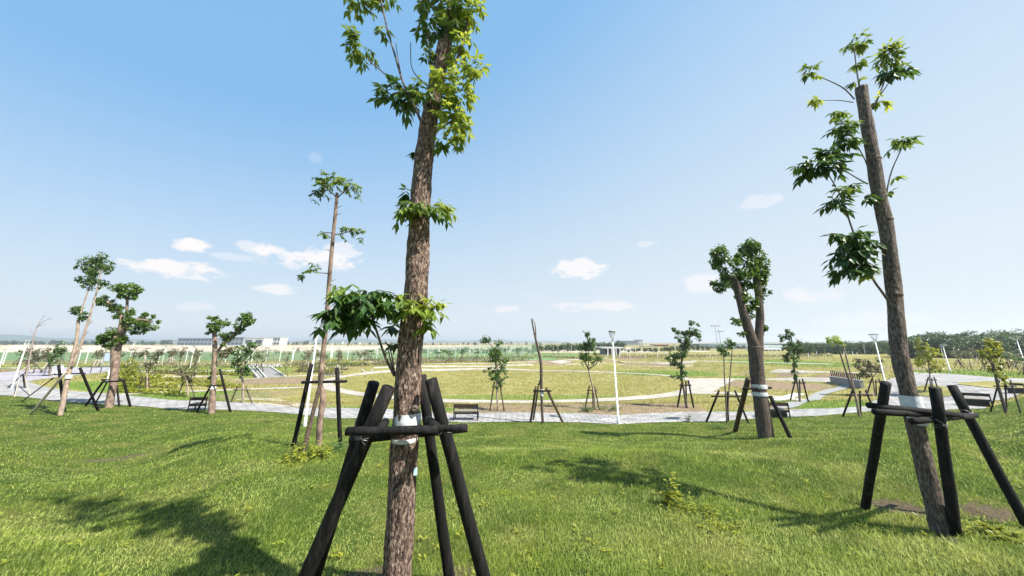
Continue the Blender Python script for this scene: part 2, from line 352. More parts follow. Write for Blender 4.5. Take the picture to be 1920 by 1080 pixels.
def ribbon(name, pts, w, m, off=.02, n=6, keep=True):
    c = catmull([Vector((p.x, p.y, 0)) for p in (G(u, v) for u, v in pts)], n); Lf, Rt = [], []
    for i_, p in enumerate(c):
        d = (c[min(i_+1, len(c)-1)]-c[max(i_-1, 0)]).normalized(); s = Vector((-d.y, d.x, 0))*w/2; Lf.append(p+s); Rt.append(p-s)
    V = []
    for a_, b_ in zip(Lf, Rt):
        for k_ in range(4):
            p = a_.lerp(b_, k_/3); V.append((p.x, p.y, float(H(p.x, p.y))+off))
    V = np.array(V); Fa = [[i_*4+k_, i_*4+k_+1, i_*4+k_+5, i_*4+k_+4] for i_ in range(len(c)-1) for k_ in range(3)]
    o = npmesh(name, V, [np.array(Fa)], m, smooth_=True)
    if keep: PAVED.append([(p.x, p.y) for p in Lf]+[(p.x, p.y) for p in Rt[::-1]])
    return tag(o, kind='structure')
main_near = EDGE[:12]; main_far = [(0,713),(54,716),(70,724),(130,734),(251,744),(320,751),(560,766),(850,777),(1160,780),(1400,773),(1560,767),(1640,762),(1700,757),(1850,750)]
# near edge of the path follows the mound edge exactly
def edge_strip():
    phs = np.linspace(math.atan2(*_e[0])-.25, math.atan2(*_e[11]), 160); a_ = np.stack([RE(phs)*np.sin(phs), RE(phs)*np.cos(phs)], 1)
    B = [onz(u, v, .2) for u, v in [(-300,690), (-60,708)]+main_far]; pb = np.array([math.atan2(x, y) for x, y in B]); rb = np.array([math.hypot(x, y) for x, y in B])
    o_ = np.argsort(pb); rr_ = np.interp(phs, pb[o_], rb[o_]); b_ = np.stack([rr_*np.sin(phs), rr_*np.cos(phs)], 1)
    w = np.linspace(0, 1, 7)[:, None, None]; g = a_[None]*(1-w)+b_[None]*w; xx, yy = g[..., 0].ravel(), g[..., 1].ravel()
    nx = len(phs)-1; i = (np.arange(6)[:, None]*(nx+1)+np.arange(nx)[None]).ravel()
    o = npmesh('paved_path', np.stack([xx, yy, np.full(len(xx), .2)+.035], 1), [np.stack([i, i+1, i+nx+2, i+nx+1], 1)], M['paving']); tag(o, kind='structure')
    PAVED.append([tuple(p) for p in a_]+[tuple(p) for p in b_[::-1]])
edge_strip()
drape('side_road', [(-100,713),(0,713),(54,715),(110,707),(205,698)], [(-100,699),(0,699),(60,694),(120,690),(210,688)], M['asphalt'], .03, 40, 6)
ring_px = [(610,718),(618,727),(650,735),(700,742),(800,750),(950,754),(1060,753),(1200,746),(1270,738),(1305,726),(1300,714),(1270,707),(1200,701),(1060,696),(930,692),(800,694),(700,699),(640,707),(612,714),(610,718)]
ribbon('ring_path', ring_px, 1.5, M['path'], .03)
ribbon('footpath', [(620,724),(560,727),(440,731),(300,736),(210,741)], 1.2, M['path'], .024)
ribbon('footpath', [(1300,737),(1350,737),(1400,740),(1460,745),(1520,752)], 1.6, M['path'], .024)
ribbon('footpath', [(1300,712),(1345,711),(1450,712),(1560,713),(1600,713)], 1.8, M['path'], .024)
drape('path_junction', [(1262,742),(1290,739),(1330,738)], [(1305,711),(1345,710),(1385,710)], M['path'], .036, 16, 12)
ribbon('footpath', [(1450,695),(1520,697),(1590,699),(1640,702)], 2.2, M['path'], .024)
ribbon('footpath', [(640,704),(560,705),(440,712)], 1.0, M['path'], .02)
for pts, w in (([(200,684),(400,683),(600,681),(760,677),(960,673)], 2.4), ([(1040,680),(1160,678),(1300,678),(1440,680),(1560,683)], 3.),
               ([(0,690),(60,690),(200,689)], 1.6), ([(230,697),(330,696),(460,694)], 1.2), ([(700,690),(850,687),(1000,684)], 1.2)):
    ribbon('footpath', pts, w, M['path'], .02)
for v0, v1 in ((675.5,671),(679.5,674.5),(684,678.5)):
    ribbon('terrace_strip', [(705,v0),(850,(v0+v1)/2),(1005,v1)], .9, M['barren'], .02)
for pts in ([(220,704),(330,706),(430,704)],[(560,688),(600,688),(650,690)],[(300,719),(360,722),(430,720)],[(1120,673),(1300,671),(1560,672)],[(1060,683),(1180,686),(1300,684)],[(450,748),(520,752),(570,762)],[(420,752),(480,756),(530,764)]):
    ribbon('bare_strip', pts, 1.0, M['barren'], .012, keep=False)
drape('plaza', [(1630,764),(1700,760),(1800,760),(1850,759),(1895,747),(1925,735)], [(1655,746),(1700,722),(1725,700),(1775,701),(1860,708),(1925,711)], M['paving'], .045, 40, 24)
drape('plaza', [(1655,745),(1690,735),(1718,722)], [(1660,718),(1690,705),(1722,698)], M['paving'], .041, 20, 12)
drape('lawn_island', [(1722,742),(1755,747),(1790,743)], [(1718,727),(1745,722),(1775,728)], M['field'], .09, 16, 8, keep=False)
drape('lawn_island', [(1796,722),(1840,727),(1920,735)], [(1800,719),(1850,716),(1925,719)], M['field'], .09, 16, 8, keep=False)
ribbon('drain_channel', [(1455,764),(1490,756),(1530,744),(1560,732),(1588,722)], .9, M['concrete_dark'], .03)
ribbon('footpath', [(1450,752),(1480,744),(1500,738)], .9, M['concrete'], .03)

# ------------------------------------------------------------ grass
def blades(name, x, y, z, h, w, m, lean=.5, seed=1, curve=.6, dry=None):
    R = np.random.RandomState(seed); n = len(x); a = R.uniform(0, 2*np.pi, n)
    wind = np.stack([np.full(n, .25), np.full(n, .1)], 1)
    la = R.uniform(0, 2*np.pi, n); lm = np.abs(R.normal(0, lean, n)); dx = (np.cos(la)*lm+wind[:, 0])*h; dy = (np.sin(la)*lm+wind[:, 1])*h
    sx_, sy_ = np.cos(a)*w/2, np.sin(a)*w/2; B = np.stack([x, y, z], 1); S = np.stack([sx_, sy_, np.zeros(n)], 1)
    mid = B+np.stack([dx*.35, dy*.35, h*.6], 1); hh = h*np.sqrt(np.clip(1-(lm*.5)**2, .2, 1)); tip = B+np.stack([dx, dy, hh], 1)
    V = np.stack([B-S, B+S, mid+S*.75, mid-S*.75, tip], 1).reshape(-1, 3); i = np.arange(n)*5
    t = R.beta(.9, 2.6, n); t = np.clip(t if dry is None else t+dry, 0, 1)
    o = npmesh(name, V, [np.stack([i, i+1, i+2, i+3], 1), np.stack([i+3, i+2, i+4], 1)], m, tint=np.concatenate([t, t]))
    return o
def grassmat(n, c1, c2, c3, tcol, sc):
    m = mat(n, c1, c2, c3, rough=.55, scale=sc, spec=.25, trans=.35, tint=1, tintcol=tcol, contrast=(.41,.60)); return m
M['grass'] = grassmat('grass_blades', (.195,.265,.034), (.06,.115,.012), (.125,.195,.02), (.44,.47,.14), 1.3)
M['dry_grass'] = grassmat('dry_grass_blades', (.33,.29,.085), (.185,.18,.04), (.26,.235,.062), (.42,.39,.19), .6)
n = 900000
ph_ = NR.uniform(-1.42, 1.42, n); r_ = np.exp(NR.uniform(math.log(1.2), math.log(46), n)); ok = r_ < RE(ph_)*(.996+.012*NR.uniform(0, 1, n)**2); ph_, r_ = ph_[ok], r_[ok]
x_, y_ = r_*np.sin(ph_), r_*np.cos(ph_)
ok = NR.uniform(0, 1, len(x_)) > BARE(x_, y_)*.93; x_, y_, r_ = x_[ok], y_[ok], r_[ok]
clump = .5+.5*np.sin(x_*1.7+2*np.sin(y_*1.1))*np.sin(y_*1.3+1.5*np.sin(x_*.9)); clump = .65*clump+.35*(.5+.5*np.sin(x_*5.3+y_*2.1)*np.sin(y_*6.1-x_))
hh = (.017+.030*clump)*NR.uniform(.6, 1.5, len(x_))*(1+.25*(np.arctan2(x_, y_) > .25))*np.where(NR.uniform(0, 1, len(x_)) > .985, 1.9, 1)
ww = np.clip(.0018+.00085*r_, .0028, .03)*NR.uniform(.7, 1.3, len(x_)); hh = hh*(1+np.clip(r_-6, 0, 30)*.012)
dry_ = np.zeros(len(x_)); RP = np.random.RandomState(31)
for k in range(240):                     # straw-coloured worn spots
    a_ = RP.uniform(-1.3, 1.3); q_ = math.exp(RP.uniform(math.log(1.8), math.log(20))); rad_ = RP.uniform(.10, .45)*(1+q_*.05); d_ = np.hypot((x_-q_*math.sin(a_))/1.4, y_-q_*math.cos(a_))/rad_
    dry_ = np.maximum(dry_, RP.uniform(.2, .6)*(1-smooth(.4, 1.2, d_))*(.5+.8*RP.uniform(0, 1, len(x_))))
hh = hh*(1-.5*dry_)
g = blades('lawn_grass', x_, y_, H(x_, y_)+.008, hh, ww, M['grass'], lean=.75, seed=3, dry=dry_)
tag(g, 'short mown green grass covering the mound in the foreground', 'grass', kind='stuff')
# rough grass of the basin and the far verges
n = 210000
ph_ = NR.uniform(-1.25, 1.25, n); r_ = np.exp(NR.uniform(math.log(15), math.log(120), n)); x_, y_ = r_*np.sin(ph_), r_*np.cos(ph_)
ok = (r_ > RE(ph_)*1.005) & (NR.uniform(0, 1, n) > SOIL(x_, y_)*.85); x_, y_, r_ = x_[ok], y_[ok], r_[ok]
for pg in PAVED:
    ok = ~inpoly(x_, y_, pg); x_, y_, r_ = x_[ok], y_[ok], r_[ok]
lu = LUSH(x_, y_) > .45
for sel, nm, mm, lb in ((lu, 'verge_grass', M['grass'], 'green verge grass beside the paved path and on the banks'), (~lu, 'rough_grass', M['dry_grass'], 'patchy yellow-green rough grass on the round basin lawn')):
    xx, yy, r2 = x_[sel], y_[sel], r_[sel]
    g = blades(nm, xx, yy, H(xx, yy)-.01, NR.uniform(.06, .17, len(xx))*(1+r2*.004), np.clip(.0011*r2, .015, .09), mm, lean=.8, seed=5); tag(g, lb, 'grass', kind='stuff')

# ------------------------------------------------------------ leaves
def leaflet(mb, p, d, up, L_, w, t, fold=.18):
    d = d.normalized(); s = d.cross(up)
    if s.length < 1e-3: s = Vector((1, 0, 0))
    s.normalize(); n = s.cross(d).normalized(); b = len(mb.v)
    mb.v += [p, p+d*L_*.45+s*w-n*w*0+Vector((0, 0, -.05*L_)), p+d*L_+Vector((0, 0, -.22*L_)), p+d*L_*.45-s*w+Vector((0, 0, -.05*L_)), p+d*L_*.5-n*w*fold*2+Vector((0, 0, -.06*L_))]
    mb.f += [[b, b+1, b+4], [b+1, b+2, b+4], [b+2, b+3, b+4], [b+3, b, b+4]]; mb.t += [t]*4
def rosette(mb, c, rx, rz, n, rr, tone=.3, leaf=.065, droop=.5, ry=None):
    """a tuft of pinnate leaves springing from the branch tip and arching down"""
    ry = ry or rx
    for i in range(n):
        az_ = rr.uniform(0, 6.283); e_ = rr.uniform(-.5, 1.0)
        d = Vector((math.cos(az_)*math.cos(e_)*rx, math.sin(az_)*math.cos(e_)*ry, math.sin(e_)*rz+.12*rz)); p = c+d*rr.uniform(0, .35); end = d*rr.uniform(.45, 1.15)
        L_ = end.length; k = max(3, int(L_/(leaf*.42))); q = p; tn = min(1, max(0, rr.gauss(tone, .2)))
        for j in range(k):
            f = (j+1)/k; q = p+end*f*.85+Vector((0, 0, -droop*L_*f*f*.7)); dd = (end.normalized()+Vector((0, 0, -droop*f*1.3))).normalized()
            s = dd.cross(Vector((0, 0, 1)));
            if s.length < 1e-3: s = Vector((1, 0, 0))
            s.normalize()
            for sg in (-1, 1):
                ld = (dd*.55+s*sg*rr.uniform(.6, 1.1)+Vector((rr.uniform(-.25,.25), rr.uniform(-.25,.25), -rr.uniform(.1, 1.6)*droop*1.9)))
                if rr.random() < .15: continue
                leaflet(mb, q, ld, Vector((rr.uniform(-.3, .3), rr.uniform(-.3, .3), 1)), leaf*rr.uniform(.6, 1.5), leaf*rr.uniform(.18, .33), min(1, max(0, tn+rr.uniform(-.12, .12))))
        leaflet(mb, q, dd, Vector((0, 0, 1)), leaf*1.2, leaf*.25, tn)
def foliage(mb, c, rx, ry, rz, n, L_, rr, tone=.3, hang=.4):
    """many small leaves filling an uneven lobe"""
    sub = [(Vector((rr.gauss(0, .5), rr.gauss(0, .5), rr.gauss(0, .5))), rr.uniform(.18, .5)) for _ in range(7)]
    for i in range(n):
        s, r = sub[rr.randrange(7)]; v = Vector((rr.gauss(0, 1), rr.gauss(0, 1), rr.gauss(0, 1))).normalized()*r*rr.uniform(.5, 1.05); o = s+v
        if o.length > 1.25: o = o*(1.25/o.length)
        p = c+Vector((o.x*rx, o.y*ry, o.z*rz)); d = Vector((v.x+rr.uniform(-.6, .6), v.y+rr.uniform(-.6, .6), v.z*.6+rr.uniform(-.7, .5)-hang))
        b = len(mb.v); d.normalize(); u = Vector((rr.uniform(-1, 1), rr.uniform(-1, 1), 1)); q = d.cross(u).normalized(); l = L_*rr.uniform(.6, 1.4)
        mb.v += [p, p+d*l*.5+q*l*.27, p+d*l, p+d*l*.5-q*l*.27]; mb.f.append([b, b+1, b+2, b+3]); mb.t.append(min(1, max(0, rr.gauss(tone, .22))))
# ------------------------------------------------------------ trees, described in photo pixels on a plane at the tree's own depth
def limb_mb(pts, y, n=10, ridge=0., wobv=.0, step=None, seed=0, dys=None):
    p3 = [P(u, v, y+(dys[i] if dys else 0)) for i, (u, v, w) in enumerate(pts)]; r3 = [max(wpx(w, u, v, y), .0015) for u, v, w in pts]
    L_ = sum((b-a).length for a, b in zip(p3, p3[1:])); k = max(2, int(L_/(step or 1e9)/(len(pts)-1))) if step else 4
    c = catmull(p3, k); rr = []
    for i in range(len(pts)-1):
        for j in range(k): rr.append(r3[i]+(r3[i+1]-r3[i])*j/k)
    rr.append(r3[-1]); mb = MB()
    return mb.tube(c, rr, n, ridge, wobv, seed=seed)
def tree(name, label, cat, base, trunk, limbs=(), tufts=(), y=None, bark='bark', leaf='leaf', kind='foliage', group=None, n=10, ridge=0., step=None, leafsize=.065, dens=1., seed=1, wobv=.04, leafs=None, trunks=(), separate=False, bands=(), puff=1.15):
    rr = random.Random(seed)
    if y is None: g_ = G(*base); y = g_.y
    else: g_ = P(*base, y); g_.z = float(H(g_.x, g_.y))
    t = root(name, g_, label, cat, group)
    limb_mb(trunk, y, n, ridge, wobv, step, seed).build('trunk', M[bark], t, True)
    for k, tr in enumerate(trunks): limb_mb(tr, y, n, ridge, wobv, step, seed+k).build('trunk', M[bark], t, True)
    for l_ in limbs:
        dy = l_[-1] if not isinstance(l_[-1], tuple) else 0; l_ = [q for q in l_ if isinstance(q, tuple)]
        limb_mb(l_, y, 6, 0, .05, None, seed, [dy*i/(len(l_)-1) for i in range(len(l_))]).build('branch', M['twig' if leafs or kind == 'rosette' else bark], t, True)
    groups = {}
    for q in tufts:
        u, v, ru, rv = q[:4]; tone = q[4] if len(q) > 4 else .3; dy = q[5] if len(q) > 5 else 0; lf = q[6] if len(q) > 6 else leaf
        c = P(u, v, y+dy); rx = wpx(2*ru, u, v, y); rz = (P(u, v-rv, y)-P(u, v, y)).length
        key = lf if not separate else (lf, len(groups)); mb = groups.setdefault(key, MB())
        if kind == 'rosette': rosette(mb, c, rx, rz, max(3, int((q[7] if len(q) > 7 else 14)*dens*.95)), rr, tone, leafsize*(1.3 if lf == 'leaf_dark' else 1), ry=min(rx*1.1, .35))
        else:
            rx *= puff; rz *= puff; rd = max(rx*.8, .1); foliage(mb, c, rx, rd, rz, int(dens*min(2200, 50+30*rx*rz/(leafsize**2))), leafsize, rr, tone)
    for key, mb in groups.items():
        if mb.v: mb.build('foliage', M[key[0] if separate else key], t)
    for k, (u, v, w, h_) in enumerate(bands):
        ax = P(u, v, y); dd = Vector((0, 0, 1)); m_ = MB(); r = wpx(w, u, v, y)
        hh_ = (P(u, v-h_/2, y)-P(u, v+h_/2, y)).length; m_.tube([ax-dd*hh_/2, ax-dd*hh_*.15, ax+dd*hh_*.2, ax+dd*hh_/2], [r*1.0, r*1.03, r*1.02, r], 24, .012, 0, False, seed+k).build('trunk_wrap', M['band'], t, True)
    return t, y
def frame(label, y, legs, bars, group='timber tree stakes', name='tree_support_frame', base=None, ties=(), n=8, leg_dy=(), m='pole'):
    """legs: (u0,v0,dy0, u1,v1, w[, material]) top at depth y+dy0, foot on the ground; bars: (u0,v0,dy0,u1,v1,dy1,w)"""
    feet = [G(l_[3], l_[4]) for l_ in legs]; c = sum(feet, Vector())/len(feet); c.z = float(H(c.x, c.y))
    t = root(name, c, label, 'tree stakes', group)
    for k, l_ in enumerate(legs):
        top = P(l_[0], l_[1], y+l_[2]); f = feet[k]-Vector((0, 0, .12)); w = l_[5]; r = wpx(w, l_[0], l_[1], y)
        mb = MB(); rr = random.Random(k+int(y*100)); q = [f.lerp(top, i/6)+Vector((rr.uniform(-1, 1), rr.uniform(-1, 1), 0))*r*.06*(0 < i < 6) for i in range(7)]
        mb.tube(q, [r*(1.04-.06*i/6+rr.uniform(-.012, .012)) for i in range(7)], n, .02 if n > 12 else 0, .02, True, k); mb.build('pole', M[l_[6] if len(l_) > 6 else m], t, True)
    for k, b in enumerate(bars):
        p0 = P(b[0], b[1], y+b[2]); p1 = P(b[3], b[4], y+b[5]); r = wpx(b[6], (b[0]+b[3])/2, (b[1]+b[4])/2, y+(b[2]+b[5])/2)*1.0
        MB().tube([p0.lerp(p1, i/5) for i in range(6)], [r*(1+.03*math.sin(i*2+k)) for i in range(6)], n, .02 if n > 12 else 0, .02, True, k+9).build('crossbar', M[b[7] if len(b) > 7 else m], t, True)
    for li, v in ties:                        # galvanised wire lashed crosswise round pole and crossbar
        l_ = legs[li]; top = P(l_[0], l_[1], y+l_[2]); f = feet[li]; z = P(l_[0], v, y).z; ax = (top-f).normalized(); c_ = f+(top-f)*((z-f.z)/(top.z-f.z)); r_ = wpx(l_[5], l_[0], l_[1], y)*1.09
        e1 = ax.cross(Vector((0, 1, 0))).normalized(); e2 = ax.cross(e1); mb = MB()
        for tl in (.75, -.7, .9, -.2):
            mb.tube([c_+(e1*math.cos(a_)+e2*math.sin(a_)+ax*(tl*math.cos(a_)+.1*math.sin(a_*2+tl)))*r_ for a_ in [i*6.283/18 for i in range(19)]], [.0019]*19, 5, 0, 0, False)
        e = e1*.5-e2; mb.tube([c_-e2*r_*-1, c_+e2*r_*1.3+ax*.01, c_+e2*r_*1.5+e1*.03-ax*.01, c_+e2*r_*1.3+e1*.05+ax*.02], [.0018]*4, 5)
        mb.build('wire_tie', M['wire'], t, True)
    return t

# ------------------------------------------------------------ 1: the big tree in the foreground
YM = 2.6
LB, LD, LG = 'leaf_bright', 'leaf_dark', 'leaf'
t1, _ = tree('young_tree', 'tall straight tree with furrowed brown bark rising out of the picture, nearest of all', 'tree', (742,1128),
    [(738,1190,60),(742,1130,57),(746,1050,54),(758,850,52),(766,700,47),(773,610,46),(781,540,45),(787,400,38),(795,300,35),(802,245,32),(812,190,29),(822,140,27),(832,95,27),(835,82,26)],
    limbs=[[(794,238,7),(775,195,5.5),(757,158,4.5),(741,105,4),(725,50,3.5),(712,-12,3)],[(835,90,8),(842,-20,7),(835,-130,5),(800,-240,3)],[(712,-12,3),(715,-100,2.5),(735,-180,2)],[(757,168,3),(735,150,2.8),(690,112,2.4)],[(757,160,2),(748,120,1.6),(742,80,1.4)],
           [(812,190,4),(808,130,3),(803,60,2.5)],[(868,165,2.5),(890,146,2)],[(842,150,6),(868,80,5),(880,20,4)],[(740,705,6),(722,668,5),(706,620,4),(695,588,4),(680,560,3),-.15],
           [(740,700,3.5),(733,660,2.5),(722,640,2)],[(800,160,3),(773,130,1.8),(770,80,1.5)],[(812,250,5),(835,235,4),(850,225,3)],[(745,710,5),(736,690,3),(728,655,2),.1]],
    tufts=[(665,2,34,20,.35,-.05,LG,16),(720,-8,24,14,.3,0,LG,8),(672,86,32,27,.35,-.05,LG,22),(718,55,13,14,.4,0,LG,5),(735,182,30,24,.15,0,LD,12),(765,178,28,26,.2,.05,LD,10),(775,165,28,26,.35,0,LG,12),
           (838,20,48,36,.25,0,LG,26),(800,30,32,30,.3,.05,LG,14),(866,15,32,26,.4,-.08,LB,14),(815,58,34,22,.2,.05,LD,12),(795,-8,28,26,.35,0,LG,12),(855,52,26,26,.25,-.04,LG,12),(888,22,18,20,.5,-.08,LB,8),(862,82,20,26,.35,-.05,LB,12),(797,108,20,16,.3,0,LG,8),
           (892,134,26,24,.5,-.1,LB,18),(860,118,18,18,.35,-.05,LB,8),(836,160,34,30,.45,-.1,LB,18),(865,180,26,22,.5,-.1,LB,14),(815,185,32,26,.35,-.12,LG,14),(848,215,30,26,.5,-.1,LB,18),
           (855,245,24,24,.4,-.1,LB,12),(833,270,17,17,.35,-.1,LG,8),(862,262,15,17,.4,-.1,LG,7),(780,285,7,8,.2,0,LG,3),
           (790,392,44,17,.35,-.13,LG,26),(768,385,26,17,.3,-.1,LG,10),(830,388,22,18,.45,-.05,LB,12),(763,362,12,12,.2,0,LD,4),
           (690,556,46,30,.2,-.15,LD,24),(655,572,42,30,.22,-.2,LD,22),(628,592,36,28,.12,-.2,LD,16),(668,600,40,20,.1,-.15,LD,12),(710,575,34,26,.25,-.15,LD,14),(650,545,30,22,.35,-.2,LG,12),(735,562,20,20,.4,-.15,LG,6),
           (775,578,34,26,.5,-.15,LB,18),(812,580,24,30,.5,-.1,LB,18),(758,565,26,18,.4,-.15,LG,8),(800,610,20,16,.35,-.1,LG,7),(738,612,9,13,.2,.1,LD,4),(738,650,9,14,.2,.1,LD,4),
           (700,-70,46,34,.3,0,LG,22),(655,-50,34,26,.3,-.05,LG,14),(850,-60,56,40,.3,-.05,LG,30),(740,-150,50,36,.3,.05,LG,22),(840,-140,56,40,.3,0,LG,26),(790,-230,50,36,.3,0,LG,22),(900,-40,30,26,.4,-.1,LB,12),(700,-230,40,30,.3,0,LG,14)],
    y=YM, bark='bark', kind='rosette', n=56, ridge=.06, step=.017, leafsize=.066, seed=4, wobv=.03, separate=True,
    bands=[(763,790,51.5,34),(760,822,52.5,8)])
def knot(u, v, y, w, h, parent, m='bark_dark', ring=False):
    c = P(u, v, y); r = wpx(w, u, v, y); mb = MB()
    if ring: mb.tube([c+Vector((0, 0, z*h)) for z in (-1, -.4, .2, .7, 1)], [r*.96, r*1.06, r*1.09, r*1.05, r*.95], 28, .03, .02, seed=int(u)).build('branch_collar', M[m], parent, True)
    else:
        c = c+Vector((0, -r*.93, 0)) if not ring else c
        for k in range(2): mb.tube([c+Vector((0, .02, 0)), c+Vector((0, -.004, 0)), c+Vector((0, -.010, 0)), c+Vector((0, -.006, 0))], [h*1.2, h, h*.75, h*.4], 12, .06, .12, seed=k+int(v))
        mb.build('knot', M[m], parent, True)
knot(784, 762, YM, 52, .024, t1); knot(779, 612, YM, 50, .018, t1); knot(783, 520, YM, 46, .016, t1); knot(790, 345, YM, 38, .014, t1); knot(752, 900, YM, 55, .015, t1)
# strap, paint patch, tag on the wrap
c = P(762, 800, YM); r = wpx(54, 762, 800, YM); MB().tube([c-Vector((0, 0, .026)), c+Vector((0, 0, .016))], [r*1.03, r*1.03], 24).build('rubber_strap', M['rubber'], t1, True)
c = P(779, 884, YM-.10); MB().box(c, (.024, .003, .048), .35).build('name_tag', M['tag'], t1)
frame('four black charred timber poles lashed with crossbars around the big foreground tree', YM,
    [(729,727,-.20,528,1155,25),(701,718,.12,580,1098,24),(808,712,-.10,928,1120,23.5),(790,704,.2,850,1098,20.5)],
    [(650,809,-.25,820,806,-.25,16),(657,825,.13,876,803,.15,15.5),(716,802,-.2,722,792,.26,18),(818,802,-.22,800,785,.3,18),(735,806,-.16,872,802,-.14,14)],
    ties=[(0,808),(2,800),(1,812)], n=20)

# ------------------------------------------------------------ 2: the leaning tree on the right
g2 = G(1762, 1003); YR = g2.y
t2, _ = tree('young_tree', 'leaning foreground tree with dark trunk sawn off flat and leaf tufts on thin twigs', 'tree', (1762,1003),
    [(1772,1020,50),(1763,990,46),(1750,940,43),(1726,840,41),(1704,740,38),(1690,680,37),(1683,630,35),(1676,545,33),(1664,440,31),(1649,370,30),(1638,300,28),(1625,230,26),(1615,164,24.5)],
    limbs=[[(1612,165,4),(1606,130,3),(1601,85,2.5)],[(1636,205,5),(1652,170,4),(1664,130,3)],[(1645,185,3),(1660,165,2.5),(1672,145,2)],[(1602,186,3.5),(1578,163,3),(1530,141,2)],[(1600,192,2.5),(1570,188,2),(1535,189,1.5)],
           [(1637,345,4),(1622,300,3),(1600,262,3),(1583,235,2)],[(1627,345,4),(1600,330,3),(1573,312,2.5)],[(1672,572,8),(1652,545,6.5),(1638,525,6),(1622,490,5),(1600,435,4),(1588,400,4),(1575,365,3),(1552,325,3)],
           [(1662,362,4),(1672,320,3),(1690,280,2.5)],[(1650,400,3),(1635,375,2.5),(1625,368,2)]],
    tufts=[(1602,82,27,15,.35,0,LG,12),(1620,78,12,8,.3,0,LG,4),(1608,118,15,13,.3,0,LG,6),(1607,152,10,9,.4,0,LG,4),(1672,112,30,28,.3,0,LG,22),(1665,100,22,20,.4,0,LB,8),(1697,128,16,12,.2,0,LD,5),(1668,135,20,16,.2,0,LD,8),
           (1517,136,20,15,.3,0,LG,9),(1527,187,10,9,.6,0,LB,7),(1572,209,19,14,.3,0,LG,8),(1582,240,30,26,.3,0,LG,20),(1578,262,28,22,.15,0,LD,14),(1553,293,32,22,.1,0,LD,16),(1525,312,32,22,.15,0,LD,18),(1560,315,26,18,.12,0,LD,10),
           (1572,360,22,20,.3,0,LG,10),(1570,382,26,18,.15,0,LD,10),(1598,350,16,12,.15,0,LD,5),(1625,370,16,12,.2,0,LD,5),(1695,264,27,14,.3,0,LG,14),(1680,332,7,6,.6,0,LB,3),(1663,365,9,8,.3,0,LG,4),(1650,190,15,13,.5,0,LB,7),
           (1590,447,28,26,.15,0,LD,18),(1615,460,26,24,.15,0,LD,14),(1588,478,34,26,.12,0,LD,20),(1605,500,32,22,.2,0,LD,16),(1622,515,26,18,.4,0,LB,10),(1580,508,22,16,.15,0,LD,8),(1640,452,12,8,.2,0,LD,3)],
    bark='bark_grey', kind='rosette', n=44, ridge=.045, step=.03, leafsize=.085, seed=9, wobv=.035, separate=True, bands=[(1712,768,46,52)])
for ku, kv, kw in ((1660,413,30.5),(1677,553,33.5),(1638,300,28.5)): knot(ku, kv, YR, kw, .022, t2, 'bark_grey', True)
frame('three black timber poles with crossbars holding the leaning tree on the far right', YR,
    [(1661,718,-.25,1614,952,21),(1753,727,-.35,1789,1005,24),(1784,722,.25,1935,992,23)],
    [(1628,760,-.15,1800,778,-.12,17),(1640,772,-.28,1820,782,.1,17),(1712,790,-.42,1828,778,.28,18)], ties=[(0,772),(1,782),(2,782)], n=18)

# ------------------------------------------------------------ 3: other trees
t3, y3 = tree('young_tree', 'slender pale tree with flat leafy top and small side sprays, left of the nearest tree', 'tree', (597,843),
    [(597,846,13),(600,790,12),(606,745,12),(600,715,9),(606,660,10),(613,590,9),(618,520,8),(624,450,7.5),(629,400,7),(632,362,6)],
    limbs=[[(620,513,3),(605,512,2),(588,511,1.5)],[(626,440,3),(640,438,2),(662,432,1.6)],[(626,438,2.5),(612,436,2),(600,438,1.4)],[(632,372,3),(645,360,2),(665,352,1.5)],[(632,372,3),(618,358,2),(598,358,1.5)],[(630,390,1.5),(642,386,1)],[(628,405,1.5),(640,400,1)],[(622,470,1.5),(610,468,1)],[(618,528,1.5),(630,524,1)]],
    tufts=[(622,343,36,19,.35,0,LG,26),(645,345,30,17,.4,0,LG,18),(598,360,20,14,.2,0,LD,10),(605,345,24,15,.45,0,LB,8),(668,352,15,10,.3,0,LG,8),(672,372,6,8,.3,0,LG,3),(630,332,24,12,.45,0,LB,10),(588,378,11,9,.1,0,LD,4),(655,430,20,12,.3,0,LG,14),(674,434,13,9,.3,0,LG,7),(676,450,7,9,.2,0,LD,4),(606,437,16,7,.35,0,LG,8),(636,440,14,7,.4,0,LG,5),
            (588,506,17,10,.4,0,LG,11),(572,518,12,8,.2,0,LD,6),(592,496,9,7,.4,0,LG,4)],
    bark='bark_warm', kind='rosette', n=16, step=.12, leafsize=.07, seed=12, wobv=.03)
frame('two black upright poles and two brown sticks with one crossbar around the slender pale tree', y3,
    [(584,683,.1,549,838,9),(632,690,.15,640,838,8.5),(607,695,-.05,566,850,8,'pole_brown')], [(566,717,0,650,715,0,6)], n=10)
